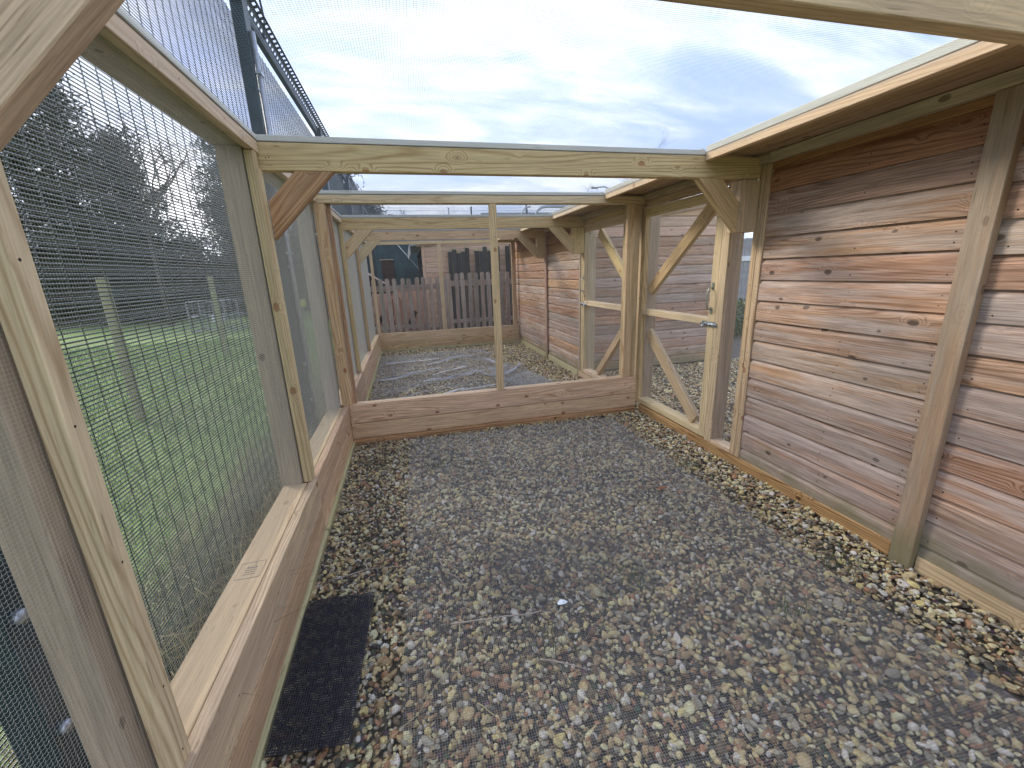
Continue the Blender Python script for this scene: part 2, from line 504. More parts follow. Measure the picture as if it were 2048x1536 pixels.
class Tubes:
    """collects round bars / bent rods into one mesh"""
    def __init__(s, n=6):
        s.v, s.f, s.n = [], [], n

    def add(s, pts, r, r2=None):
        pts = [Vector(p) for p in pts]
        r2 = r if r2 is None else r2
        base = len(s.v)
        m = len(pts)
        up = Vector((0.13, 0.31, 0.94)).normalized()
        for i, p in enumerate(pts):
            d = (pts[min(i + 1, m - 1)] - pts[max(i - 1, 0)]).normalized()
            a = d.cross(up)
            if a.length < 0.05:
                a = d.cross(Vector((1, 0, 0)))
            a.normalize()
            b = d.cross(a)
            rr = r + (r2 - r) * i / max(1, m - 1)
            for k in range(s.n):
                t = 2 * math.pi * k / s.n
                s.v.append(p + a * math.cos(t) * rr + b * math.sin(t) * rr)
        for i in range(m - 1):
            for k in range(s.n):
                q = (k + 1) % s.n
                s.f.append((base + i * s.n + k, base + i * s.n + q, base + (i + 1) * s.n + q, base + (i + 1) * s.n + k))
        s.f.append(tuple(base + k for k in reversed(range(s.n))))
        s.f.append(tuple(base + (m - 1) * s.n + k for k in range(s.n)))

    def build(s, name, mat, parent=None, smooth=True, **kw):
        me = mesh(name, s.v, s.f, smooth)
        return link(name, me, parent, mat, **kw)


def prism_wires(specs, r):
    """specs: (n,2,3) array of straight wire ends -> square-section bars"""
    S = np.asarray(specs, dtype=np.float64)
    d = S[:, 1] - S[:, 0]
    d /= np.linalg.norm(d, axis=1)[:, None]
    ref = np.where(np.abs(d[:, 2:3]) > 0.9, np.array([[1., 0, 0]]), np.array([[0, 0, 1.]]))
    a = np.cross(d, ref)
    a /= np.linalg.norm(a, axis=1)[:, None]
    b = np.cross(d, a)
    n = len(S)
    rr = np.asarray(r).reshape(-1, 1) if np.ndim(r) else r
    V = np.empty((n, 8, 3))
    for e in range(2):
        for k, (s1, s2) in enumerate(((1, 0), (0, 1), (-1, 0), (0, -1))):
            V[:, e * 4 + k] = S[:, e] + (a * s1 + b * s2) * rr
    q = np.array([[k, (k + 1) % 4, 4 + (k + 1) % 4, 4 + k] for k in range(4)])
    F = (q[None] + (np.arange(n) * 8)[:, None, None]).reshape(-1, 4)
    return V.reshape(-1, 3), F


def poly_wires(P, r):
    """P (n, m, 3) bent wires, 3-sided section"""
    P = np.asarray(P, dtype=np.float64)
    n, mm, _ = P.shape
    d = np.gradient(P, axis=1)
    d /= np.linalg.norm(d, axis=2)[..., None]
    ref = np.array([0.0, 0.0, 1.0])
    a = np.cross(d, ref)
    ln = np.linalg.norm(a, axis=2)[..., None]
    a = np.where(ln > 0.2, a / np.maximum(ln, 1e-6), np.array([1.0, 0, 0]))
    b = np.cross(d, a)
    V = np.empty((n, mm, 3, 3))
    for k in range(3):
        t = 2 * math.pi * k / 3 + 0.5
        V[:, :, k] = P + (a * math.cos(t) + b * math.sin(t)) * r
    idx = np.arange(n * mm * 3).reshape(n, mm, 3)
    fs = []
    for k in range(3):
        q = (k + 1) % 3
        fs.append(np.stack([idx[:, :-1, k], idx[:, :-1, q], idx[:, 1:, q], idx[:, 1:, k]], -1).reshape(-1, 4))
    return V.reshape(-1, 3), np.concatenate(fs)


def wire_panel(name, parent, axis, c, u, v, pitch_u, pitch_v, r, mat, mesh_wavy=False, **kw):
    """square mesh in the plane axis=c; u,v ranges along the two other axes (in xyz order)"""
    j, k = [i for i in range(3) if i != axis]
    us = np.arange(u[0], u[1], pitch_u)
    vv = np.arange(v[0], v[1], pitch_v)
    sp = []
    for t in us:
        a = [0, 0, 0]
        b = [0, 0, 0]
        a[axis] = b[axis] = c
        a[j] = b[j] = t
        a[k], b[k] = v
        sp.append((a, b))
    nu = len(sp)
    if not mesh_wavy:
        for t in vv:
            a = [0, 0, 0]
            b = [0, 0, 0]
            a[axis] = b[axis] = c + r * 0.9
            a[k] = b[k] = t
            a[j], b[j] = u
            sp.append((a, b))
        V, F = prism_wires(sp, r)
    else:
        V, F = prism_wires(sp, r * 0.5)
        xs = np.arange(u[0], u[1], pitch_u / 2)
        P = np.zeros((len(vv), len(xs), 3))
        P[:, :, axis] = c
        P[:, :, j] = xs[None]
        P[:, :, k] = vv[:, None] + pitch_v * 0.16 * np.where(np.arange(len(xs)) % 2 == 0, 1, -1)[None]
        P[:, :, axis] += r * 1.2 * np.where(np.arange(len(xs)) % 4 < 2, 1, -1)[None]
        V2, F2 = poly_wires(P, r * 0.85)
        F = np.concatenate([F, F2 + len(V)])
        V = np.concatenate([V, V2])
    kw.setdefault('kind', 'stuff')
    return link(name, npmesh(name, V, F), parent, mat, **kw)


PITCH = 0.0082
WR = 0.00042

# ------------------------------------------------------------------ ground
def grid_sheet(name, x, y, z, nx, ny, amp=0.0, seed=0.0, mat=None, kind='structure'):
    xs = np.linspace(x[0], x[1], nx)
    ys = np.linspace(y[0], y[1], ny)
    V = []
    for b in ys:
        for a in xs:
            V.append((a, b, z + (amp * mnoise.noise(Vector((a * 0.9 + seed, b * 0.9, seed))) if amp else 0.0)))
    F = [(j * nx + i, j * nx + i + 1, (j + 1) * nx + i + 1, (j + 1) * nx + i) for j in range(ny - 1) for i in range(nx - 1)]
    o = link(name, mesh(name, V, F, True), None, mat, kind=kind)
    return o


o = grid_sheet('grass_field', (-400, 400), (-60, 700), -0.03, 3, 3, mat=M['turf'])
o['label'] = 'short green turf of the field beyond the fence'
o = grid_sheet('gravel_bed', (-0.66, 9.0), (-3.0, 15.0), -0.012, 2, 2, mat=M['bed'])
o['label'] = 'dark bed under the loose gravel'

# pebbles
def ico(sub, jitter, rs):
    bm = bmesh.new()
    bmesh.ops.create_icosphere(bm, subdivisions=sub, radius=1.0)
    for v in bm.verts:
        v.co *= 1 + rs.uniform(-jitter, jitter)
    V = np.array([v.co[:] for v in bm.verts])
    F = np.array([[l.vert.index for l in f.loops] for f in bm.faces])
    bm.free()
    return V, F


PROTO = bpy.data.collections.new('pebble_shapes')
_rs = np.random.default_rng(5)
for q in range(12):
    pv, pf = ico(2, 0.05, _rs)
    # low-frequency lumps make each shape angular rather than round
    ax = _rs.normal(0, 1, (7, 3))
    ax /= np.linalg.norm(ax, axis=1)[:, None]
    for a_ in ax:
        dd = pv @ a_
        lim = _rs.uniform(0.55, 0.95)
        pv = pv - np.maximum(dd - lim, 0)[:, None] * a_[None] * 0.9
    pm_ = npmesh('pebble_shape', pv, pf, True)
    pm_.materials.append(M['stone'])
    PROTO.objects.link(bpy.data.objects.new('pebble_shape', pm_))


def pebbles(name, region, n, smin, smax, label=None, nlayer=0.018, seed=1):
    """loose stones: points carrying rotation, scale and shape number, instanced by geometry nodes"""
    rs = np.random.default_rng(seed)
    (x0, x1), (y0, y1) = region
    sz = smin + (smax - smin) * rs.beta(1.1, 3.6, n) + (smax * 0.45) * (rs.random(n) < 0.025)
    pos = np.stack([rs.uniform(x0, x1, n), rs.uniform(y0, y1, n), rs.uniform(-0.004, nlayer, n)], 1)
    scl = np.stack([sz * rs.uniform(0.8, 1.4, n), sz * rs.uniform(0.6, 1.05, n), sz * rs.uniform(0.42, 0.75, n)], 1)
    rot = np.stack([rs.normal(0, 0.4, n), rs.normal(0, 0.4, n), rs.uniform(0, 6.283, n)], 1)
    me = bpy.data.meshes.new(name)
    me.vertices.add(n)
    me.vertices.foreach_set('co', pos.astype(np.float32).ravel())
    for an, tp, ar in (('srot', 'FLOAT_VECTOR', rot), ('sscl', 'FLOAT_VECTOR', scl)):
        at = me.attributes.new(an, tp, 'POINT')
        at.data.foreach_set('vector', ar.astype(np.float32).ravel())
    at = me.attributes.new('sidx', 'INT', 'POINT')
    at.data.foreach_set('value', rs.integers(0, 12, n).astype(np.int32))
    me.materials.append(M['stone'])
    o = link(name, me, None, None, kind='stuff')
    ng = bpy.data.node_groups.new('scatter_stones', 'GeometryNodeTree')
    ng.interface.new_socket('Geometry', in_out='INPUT', socket_type='NodeSocketGeometry')
    ng.interface.new_socket('Geometry', in_out='OUTPUT', socket_type='NodeSocketGeometry')
    gi, go_ = ng.nodes.new('NodeGroupInput'), ng.nodes.new('NodeGroupOutput')
    ci = ng.nodes.new('GeometryNodeCollectionInfo')
    ci.inputs['Collection'].default_value = PROTO
    ci.inputs['Separate Children'].default_value = True
    ci.inputs['Reset Children'].default_value = True
    iop = ng.nodes.new('GeometryNodeInstanceOnPoints')
    iop.inputs['Pick Instance'].default_value = True
    def attr(nm, dt):
        a = ng.nodes.new('GeometryNodeInputNamedAttribute')
        a.data_type = dt
        a.inputs['Name'].default_value = nm
        return a.outputs['Attribute']
    e2r = ng.nodes.new('FunctionNodeEulerToRotation')
    L = ng.links.new
    L(gi.outputs[0], iop.inputs['Points'])
    L(ci.outputs[0], iop.inputs['Instance'])
    L(attr('sidx', 'INT'), iop.inputs['Instance Index'])
    L(attr('srot', 'FLOAT_VECTOR'), e2r.inputs[0])
    L(e2r.outputs[0], iop.inputs['Rotation'])
    L(attr('sscl', 'FLOAT_VECTOR'), iop.inputs['Scale'])
    L(iop.outputs[0], go_.inputs[0])
    md = o.modifiers.new('scatter', 'NODES')
    md.node_group = ng
    tag(o, label, 'gravel')
    return o


pebbles('gravel', ((-0.60, 2.31), (0.25, 2.5)), 29000, 0.0055, 0.024, 'mixed cream and brown pebbles covering the floor of the near run', seed=1)
pebbles('gravel', ((-0.60, 2.31), (2.5, 3.82)), 18000, 0.006, 0.023, 'mixed pebbles at the foot of the low timber partition', seed=2)
pebbles('gravel', ((-0.60, 2.31), (3.93, 8.75)), 36000, 0.008, 0.023, 'pebbles on the floor of the far run behind the partition', seed=3)
pebbles('gravel', ((2.35, 5.6), (2.2, 5.55)), 20000, 0.009, 0.027, 'paler pebbles in the passage outside the run doors', seed=4)


# ------------------------------------------------------------------ the aviary (timber and wire run)
av = thing('aviary', 'long timber framed run with wire mesh walls and roof, two doors and low board walls', 'aviary', (0.85, 4.4, 0.0))
XL = -0.625      # inner face of the left studs
XR = 2.30        # inner face of the right studs
BEAMS = [0.865, 2.455, 5.28, 6.83]

# left wall: sole batten, gravel boards, sill
for i, (a, b) in enumerate(((-0.4, 2.40), (2.403, 3.835))):
    board('sole_batten', av, (-0.622, -0.588), (a, b - 0.012), (0.0, 0.048), M['lime'])
    board('gravel_board', av, (-0.648, -0.606), (a, b), (0.05, 0.2025), M['kick'])
    board('gravel_board', av, (-0.648, -0.606), (a, b), (0.2085, 0.385), M['kick'])
for a, b in ((3.93, 5.30), (5.303, 6.93), (6.933, 8.74)):
    board('sole_batten', av, (-0.622, -0.588), (a, b), (0.0, 0.048), M['lime'])
    board('gravel_board', av, (-0.648, -0.606), (a, b), (0.05, 0.2025), M['kick'])
    board('gravel_board', av, (-0.648, -0.606), (a, b), (0.2085, 0.385), M['kick'])
for a, b in ((-0.4, 0.848), (0.942, 2.368), (2.462, 3.798), (3.892, 5.198), (5.292, 6.738), (6.832, 8.698)):
    board('sill_plank', av, (-0.775, -0.652), (a, b), (0.345, 0.383), M['pale'])
for a, b in ((-0.4, 2.4), (2.4, 3.9), (3.9, 8.8)):
    board('outer_gravel_board', av, (-0.775, -0.735), (a, b), (0.0, 0.343), M['post'])
# posts
for y in (0.85, 2.37, 3.80, 5.20, 6.74, 8.70):
    board('post', av, (-0.752 if y < 1 else -0.785, -0.677), (y, y + 0.09), (-0.02, 2.106), M['post'])
# wall plate and inner rail
for a, b in ((-0.6, 3.3), (3.302, 8.84)):
    board('wall_plate', av, (-0.80, -0.665), (a, b), (2.108, 2.158), M['post'])
for a, b in ((-0.6, 0.862), (0.915, 2.45), (2.505, 3.828), (3.935, 5.275), (5.328, 6.825), (6.88, 8.74)):
    board('rail', av, (-0.662, XL), (a, b), (2.092, 2.147), M['pale'])
    board('mesh_batten', av, (-0.665, XL + 0.003), (a, b), (2.152, 2.176), M['greystrip'])
# left studs (pairs where two panels meet)
for y0, y1, mt in ((0.889, 0.937, 'fresh'), (2.365, 2.408, 'fresh'), (2.412, 2.455, 'pale'), (5.235, 5.275, 'fresh'), (6.78, 6.82, 'fresh')):
    zt = 2.09 if y0 not in (2.412,) else 2.02
    board('stud', av, (-0.668, XL), (y0, y1), (0.387, zt), M[mt])
# left mesh
wire_panel('mesh_panel', av, 0, -0.672, (0.1, 2.41), (0.386, 2.105), PITCH, PITCH, WR, M['wire'], mesh_wavy=True)
wire_panel('mesh_panel', av, 0, -0.672, (2.41, 3.86), (0.386, 2.105), PITCH, PITCH, WR, M['wire'])
wire_panel('mesh_panel', av, 0, -0.672, (3.9, 5.28), (0.386, 2.105), PITCH, PITCH, WR, M['wire'])
wire_panel('mesh_panel', av, 0, -0.672, (5.285, 6.9), (0.386, 2.105), PITCH, PITCH, WR, M['wire'])
wire_panel('mesh_panel', av, 0, -0.672, (6.905, 8.72), (0.386, 2.105), PITCH, PITCH, WR, M['wire'])

# beams with knee braces
for i, y in enumerate(BEAMS):
    board('beam', av, (-0.652, 2.293 if i != 1 else 2.29), (y, y + 0.05), (2.022, 2.147), M['fresh'] if i in (1, 2) else M['kick'])
    board('mesh_batten', av, (-0.655, 1.868), (y + 0.002, y + 0.048), (2.152, 2.18), M['greystrip'])
    bm_ = M['orange'] if i <= 1 else M['fresh']
    # left brace, 45 degrees
    strut('brace', av, (-0.622, y + 0.025, 1.789), (-0.390, y + 0.025, 2.021), 0.127, 0.05, (0, 1, 0), bm_ if i else M['kick'], cut=(-1, 1))
    # right brace and its packing block
    board('packing_block', av, (2.15, 2.297), (y - 0.003, y + 0.095), (1.70, 2.018), M['fresh'])
    strut('brace', av, (2.148, y + 0.025, 1.789), (1.916, y + 0.025, 2.021), 0.127, 0.05, (0, 1, 0), M['fresh'], cut=(1, -1))

# roof mesh
wire_panel('roof_mesh', av, 2, 2.150, (-0.66, 1.90), (-0.45, 8.8), PITCH, PITCH, WR * 0.62, M['roofwire'])

# partition between the two runs
YP = 3.83
board('sole_batten', av, (-0.60, 2.27), (YP - 0.035, YP + 0.012), (0.0, 0.056), M['wet'])
board('gravel_board', av, (-0.603, 2.275), (YP, YP + 0.045), (0.060, 0.2025), M['kick'])
board('gravel_board', av, (-0.603, 2.275), (YP, YP + 0.045), (0.2085, 0.385), M['kick'], label='upper gravel board of the partition with two round knots')
board('sill_plank', av, (-0.57, 2.20), (YP + 0.047, YP + 0.10), (0.35, 0.384), M['pale'])
board('rail', av, (-0.625, 2.29), (YP, YP + 0.09), (2.083, 2.146), M['fresh'])
board('mesh_batten', av, (-0.625, 1.868), (YP + 0.002, YP + 0.088), (2.152, 2.178), M['greystrip'])
board('stud', av, (-0.655, -0.571), (YP, YP + 0.045), (0.387, 2.081), M['fresh'])
board('stud', av, (-0.568, -0.535), (YP + 0.05, YP + 0.092), (0.386, 2.081), M['orange'])
board('stud', av, (0.772, 0.838), (YP - 0.003, YP + 0.028), (0.387, 2.081), M['fresh'])
board('stud', av, (0.785, 0.828), (YP + 0.031, YP + 0.088), (0.386, 2.081), M['pale'])
board('stud', av, (2.118, 2.195), (YP, YP + 0.045), (0.387, 2.081), M['fresh'])
board('stud', av, (2.20, 2.262), (YP + 0.02, YP + 0.08), (0.387, 2.081), M['fresh'])
wire_panel('mesh_panel', av, 1, YP + 0.0475, (-0.57, 0.785), (0.386, 2.08), PITCH, PITCH, WR * 0.62, M['darkwire'])
wire_panel('mesh_panel', av, 1, YP + 0.0475, (0.829, 2.12), (0.386, 2.08), PITCH, PITCH, WR * 0.62, M['darkwire'])

# far end panel
YE = 8.75
board('sole_batten', av, (-0.60, 2.30), (YE - 0.03, YE + 0.012), (0.0, 0.045), M['lime'])
board('gravel_board', av, (-0.603, 2.31), (YE, YE + 0.045), (0.048, 0.205), M['kick'])
board('gravel_board', av, (-0.603, 2.31), (YE, YE + 0.045), (0.2085, 0.385), M['kick'])
board('rail', av, (-0.62, 2.29), (YE, YE + 0.045), (2.087, 2.144), M['pale'])
board('stud', av, (-0.625, -0.575), (YE, YE + 0.045), (0.387, 2.085), M['pale'])
board('stud', av, (0.677, 0.755), (YE, YE + 0.045), (0.387, 2.085), M['fresh'])
board('stud', av, (2.19, 2.27), (YE, YE + 0.045), (0.387, 2.085), M['fresh'])
board('mesh_batten', av, (-0.625, 1.868), (YE, YE + 0.045), (2.152, 2.178), M['greystrip'])
wire_panel('mesh_panel', av, 1, YE + 0.047, (-0.62, 2.26), (0.386, 2.085), PITCH, PITCH, WR * 0.7, M['darkwire'])

# right side: soles, studs, plates
board('sole_plate', av, (XR - 0.002, XR + 0.045), (1.335, 3.80), (0.0, 0.088), M['wet'])
board('sole_plate', av, (XR - 0.002, XR + 0.045), (-0.8, 1.222), (0.0, 0.085), M['fresh'])
board('sole_plate', av, (XR - 0.002, XR + 0.045), (3.95, 5.45), (0.0, 0.088), M['fresh'])
for a, b in ((5.48, 6.79), (6.90, 8.74)):
    board('sole_plate', av, (XR - 0.002, XR + 0.04), (a, b), (0.0, 0.085), M['lime'])
board('stud', av, (XR, XR + 0.043), (2.385, 2.430), (0.09, 2.10), M['fresh'])
board('stud', av, (XR, XR + 0.043), (2.433, 2.478), (0.09, 2.10), M['fresh'])
board('door_post', av, (XR + 0.012, XR + 0.13), (2.695, 2.76), (0.09, 2.10), M['post'])
board('stud', av, (XR - 0.002, XR + 0.010), (2.69, 2.765), (0.09, 2.02), M['fresh'])
board('stud', av, (XR, XR + 0.095), (3.875, 3.925), (0.09, 2.10), M['fresh'])
board('stud', av, (XR, XR + 0.045), (3.955, 4.04), (0.09, 2.10), M['fresh'])
board('stud', av, (XR - 0.03, XR + 0.045), (4.045, 4.175), (0.09, 2.10), M['fresh'])
board('stud', av, (XR, XR + 0.045), (5.325, 5.365), (0.09, 2.10), M['pale'])
board('stud', av, (XR, XR + 0.045), (5.40, 5.445), (0.09, 2.10), M['post'])
board('sill_block', av, (XR, XR + 0.10), (2.48, 2.69), (0.089, 0.118), M['pale'])
for a, b in ((-0.6, 2.38), (2.383, 5.6), (5.603, 8.84)):
    board('top_plate', av, (XR - 0.03, XR + 0.045), (a, b), (2.103, 2.160), M['post'])
board('door_head', av, (XR, XR + 0.045), (2.48, 3.87), (2.045, 2.101), M['fresh'])
board('door_head', av, (XR, XR + 0.045), (4.18, 5.32), (2.045, 2.101), M['fresh'])
wire_panel('mesh_panel', av, 0, XR + 0.05, (2.48, 2.695), (0.12, 2.05), PITCH, PITCH, WR * 0.8, M['wire'])
# soffit planks and fascia strips
for a, b in ((-0.6, 2.47), (2.473, 5.30), (5.303, 8.80)):
    for k in range(3):
        board('soffit_plank', av, (1.905 + k * 0.136, 1.905 + k * 0.136 + 0.133), (a, b), (2.164 + 0.003 * (k % 2), 2.187 + 0.003 * (k % 2)), M['soffit'])
for a, b in ((-0.6, 0.863), (0.917, 2.453), (2.507, 3.828), (3.922, 5.278), (5.332, 6.828), (6.882, 8.79)):
    board('fascia_strip', av, (1.868, 1.902), (a, b), (2.118, 2.161), M['pale'])
    board('mesh_batten', av, (1.868, 1.903), (a, b), (2.164, 2.20), M['greystrip'])


# doors: stiles and rails are the door frame, the rest hangs on it as parts
def door(y0, y1, hinge_far, flip):
    """door between y0<y1; flip: which way the bottom brace runs"""
    z0, z1, w, t = 0.10, 2.035, 0.075, 0.07
    x0, x1 = XR + 0.002, XR + 0.047
    d = link('door', None, av, mw=Matrix.Translation((XR, (y0 + y1) / 2, z0)))
    d['label'] = 'wire covered door of the near run' if y0 < 3 else 'wire covered door of the far run'
    board('stile', d, (x0, x1), (y0, y0 + w), (z0, z1), M['fresh'])
    board('stile', d, (x0, x1), (y1 - 0.05, y1), (z0, z1), M['fresh'])
    board('stile_lining', d, (x1 + 0.002, x1 + 0.12), (y1 - 0.045, y1 - 0.003), (z0 + 0.02, z1 - 0.02), M['post'])
    ya, yb = y0 + w + 0.001, y1 - 0.051
    board('top_rail', d, (x0, x1), (ya, yb), (z1 - 0.075, z1), M['fresh'])
    board('bottom_rail', d, (x0, x1 + 0.07), (ya, yb), (z0, z0 + 0.05), M['pale'])
    board('middle_rail', d, (x0, x1 + 0.05), (ya, yb), (1.035, 1.09), M['pale'])
    xm = x0 + 0.03
    if flip:
        strut('brace', d, (xm + .03, yb - 0.34, z1 - 0.10), (xm + .03, ya + 0.04, 1.42), 0.11, 0.045, (1, 0, 0), M['fresh'])
        strut('brace', d, (xm + .03, ya + 0.03, 0.80), (xm + .03, yb - 0.36, z0 + 0.075), 0.085, 0.06, (1, 0, 0), M['fresh'])
    else:
        strut('brace', d, (xm + .03, ya + 0.10, z1 - 0.09), (xm + .03, yb - 0.05, 1.27), 0.105, 0.045, (1, 0, 0), M['fresh'])
        strut('brace', d, (xm + .03, yb - 0.06, 0.86), (xm + .03, ya + 0.12, z0 + 0.085), 0.11, 0.045, (1, 0, 0), M['fresh'])
    return d


def door_furniture(d, ys, zb, zh, sgn):
    """handle and bolt on the stile that closes at y=ys; sgn is the way the bolt slides"""
    # pull handle
    tb = Tubes(8)
    X = XR - 0.002
    yh = ys + 0.045 * sgn
    tb.add([(X, yh, zh + 0.085), (X - 0.03, yh, zh + 0.08), (X - 0.042, yh, zh + 0.05), (X - 0.045, yh, zh),
            (X - 0.042, yh, zh - 0.05), (X - 0.03, yh, zh - 0.08), (X, yh, zh - 0.085)], 0.0065)
    h = tb.build('pull_handle', M['zincgreen'], d)
    board('bolt_plate', d, (X - 0.003, X), (ys - 0.035, ys + 0.135) if sgn > 0 else (ys - 0.135, ys + 0.035), (zb - 0.02, zb + 0.02), M['zinc'], 0.001)
    tb = Tubes(8)
    tb.add([(X - 0.011, ys - 0.04 * sgn, zb), (X - 0.011, ys + 0.14 * sgn, zb)], 0.0065)
    tb.add([(X - 0.011, ys + 0.10 * sgn, zb), (X - 0.035, ys + 0.115 * sgn, zb - 0.028)], 0.005)
    for q in (-0.02, 0.03, 0.075):
        tb.add([(X - 0.002, ys + q * sgn, zb - 0.013), (X - 0.018, ys + q * sgn, zb - 0.01), (X - 0.018, ys + q * sgn, zb + 0.01),
                (X - 0.002, ys + q * sgn, zb + 0.013)], 0.005)
    tb.build('sliding_bolt', M['zinc'], d)
    board('handle_plate', d, (X - 0.003, X), (yh - 0.011, yh + 0.011), (zh + 0.065, zh + 0.12), M['zincgreen'], 0.001)
    board('handle_plate', d, (X - 0.003, X), (yh - 0.011, yh + 0.011), (zh - 0.12, zh - 0.065), M['zincgreen'], 0.001)


d1 = door(2.77, 3.87, True, False)
door_furniture(d1, 2.77, 1.045, 1.245, 1)
d2 = door(4.18, 5.32, False, True)
door_furniture(d2, 5.32, 1.045, 1.30, -1)
wire_panel('door_mesh', d1, 0, XR + 0.051, (2.80, 3.85), (0.14, 2.0), PITCH, PITCH, WR * 0.7, M['wire'])
wire_panel('door_mesh', d2, 0, XR + 0.051, (4.2, 5.3), (0.14, 2.0), PITCH, PITCH, WR * 0.7, M['wire'])


# screw heads
def discs(parent, items, r, nm='screw_heads'):
    V, F = [], []
    for p, nrm in items:
        p, nrm = Vector(p), Vector(nrm)
        a = nrm.orthogonal().normalized()
        b = nrm.cross(a)
        k = len(V)
        for q in range(6):
            V.append(p + (a * math.cos(q * math.pi / 3) + b * math.sin(q * math.pi / 3)) * r)
        V.append(p + nrm * 0.0008)
        F += [(k + q, k + (q + 1) % 6, k + 6) for q in range(6)]
    return link(nm, mesh(nm, V, F), parent, M['nail'], kind='stuff')


J = lambda v: v + random.uniform(-0.006, 0.006)
it = []
for y0 in (0.913, 2.386, 2.433):
    for z in (0.43, 0.62, 0.95, 1.25, 1.55, 1.85, 2.0):
        it.append(((XL + 0.0005, J(y0), J(z)), (1, 0, 0)))
for x in (-0.64, -0.59, -0.3, 0.05, 0.35, 0.55, 0.80, 1.1, 1.45, 1.75, 2.0, 2.22):
    for z in (0.10, 0.16, 0.25, 0.34):
        if random.random() < 0.6:
            it.append(((max(-0.59, J(x)), YP - 0.0008, J(z)), (0, -1, 0)))
for x, dy in ((-0.613, 0), (0.805, -0.003), (2.155, 0)):
    for z in (0.43, 0.8, 1.1, 1.45, 1.8, 2.05):
        it.append(((J(x), YP + dy - 0.0008, J(z)), (0, -1, 0)))
for y in BEAMS[1:]:
    for x in (-0.60, -0.585, 1.8, 2.2, 2.24):
        it.append(((x, y - 0.0008, J(2.08)), (0, -1, 0)))
for y in np.arange(0.3, 3.8, 0.42):
    for z in (0.025, 0.12, 0.30):
        it.append(((-0.5872 if z < 0.05 else -0.6052, J(y), J(z)), (1, 0, 0)))
for y in (2.407, 2.455, 2.81, 3.845, 3.90):
    for z in np.arange(0.2, 2.0, 0.23):
        it.append(((XR - 0.0012, J(y), J(z)), (-1, 0, 0)))
for y in np.arange(1.0, 2.3, 0.35):
    it.append(((XL + 0.0005, J(y), 2.12), (1, 0, 0)))
discs(av, it, 0.0032)

# ------------------------------------------------------------------ sheds
def shiplap(parent, axis, face, out, span, z0, z1, pitch, mats, top_fn=None, t=0.024, name='cladding_board'):
    """horizontal shiplap boards. axis 'y': wall runs along y, face at x=face, outward sign out"""
    n = int(math.ceil((z1 - z0) / pitch))
    L = span[1] - span[0]
    prof = [(0.0, 0.0), (t, 0.0), (t, pitch * 0.72), (t * 0.90, pitch * 0.79), (t * 0.62, pitch * 0.87), (t * 0.36, pitch * 0.93), (t * 0.26, pitch * 0.975), (t * 0.26, pitch * 1.0), (0.0, pitch * 1.0)]
    cache = {}
    for i in range(n):
        z = z0 + i * pitch
        s0 = span[0]
        if top_fn:
            s0 = top_fn(z + pitch * 0.8)
            if s0 is None or s0 > span[1] - 0.05:
                continue
            s0 = max(span[0], s0)
        LL = span[1] - s0
        mt = mats(i, n)
        key = (round(LL, 3), mt.name)
        if key not in cache:
            V, F = [], []
            for e in (-LL / 2, LL / 2):
                for (a, b) in prof:
                    V.append((e, b - pitch / 2, a))
            k = len(prof)
            for q in range(k):
                r = (q + 1) % k
                F.append((q, r, k + r, k + q))
            F.append(tuple(reversed(range(k))))
            F.append(tuple(range(k, 2 * k)))
            me = mesh(name, V, F)
            me.materials.append(mt)
            cache[key] = me
        mid = (s0 + span[1]) / 2
        # each board sits a hair differently
        dn = random.uniform(-0.0012, 0.0012)
        if axis == 'y':
            ex, ey, ez = Vector((0, -out, 0)) * -1, Vector((0, 0, 1)), Vector((out, 0, 0))
            ex = ey.cross(ez)
            loc = (face + out * dn, mid, z + pitch / 2)
        else:
            ey, ez = Vector((0, 0, 1)), Vector((0, out, 0))
            ex = ey.cross(ez)
            loc = (mid, face + out * dn, z + pitch / 2)
        mw = Matrix.Translation(loc) @ Matrix((ex, ey, ez)).transposed().to_4x4()
        link(name, cache[key], parent, mw=mw)


def nails(parent, pts, nrm, r=0.0038):
    V, F = [], []
    nrm = Vector(nrm)
    a = nrm.orthogonal().normalized()
    b = nrm.cross(a)
    for p in pts:
        p = Vector(p)
        k = len(V)
        for q in range(6):
            t = q * math.pi / 3
            V.append(p + (a * math.cos(t) + b * math.sin(t)) * r)
        V.append(p + nrm * 0.0012)
        for q in range(6):
            F.append((k + q, k + (q + 1) % 6, k + 6))
    return link('nail_heads', mesh('nail_heads', V, F), parent, M['nail'], kind='stuff')


# near shed
ns = thing('shed', 'weathered pinkish brown shiplap shed forming the right wall of the near run', 'shed', (3.0, 0.8, 0.0))
BP = 0.1347
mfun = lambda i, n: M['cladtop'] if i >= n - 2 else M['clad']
shiplap(ns, 'y', 2.333, -1, (1.285, 2.384), 0.0425, 2.10, BP, mfun)
shiplap(ns, 'y', 2.333, -1, (-0.9, 1.275), 0.0150, 2.10, BP, mfun)
board('cover_batten', ns, (2.268, 2.309), (1.226, 1.318), (-0.01, 2.101), M['batten'])
pts = []
for zb in np.arange(0.0425, 2.0, BP):
    for yy in (2.33, 1.78, 1.36):
        pts.append((2.3085, yy + random.uniform(-.01, .01), zb + 0.03))
        if random.random() < 0.6:
            pts.append((2.3085, yy + random.uniform(-.01, .01), zb + 0.075))
for zb in np.arange(0.015, 2.0, BP):
    for yy in (1.19, 0.7, 0.25):
        pts.append((2.3085, yy + random.uniform(-.01, .01), zb + 0.03))
nails(ns, pts, (-1, 0, 0))
board('wall_lining', ns, (2.335, 2.36), (-0.9, 2.384), (0.0, 2.10), M['cladtop'])
board('end_wall', ns, (2.37, 4.6), (2.34, 2.382), (0.0, 2.10), M['clad'])
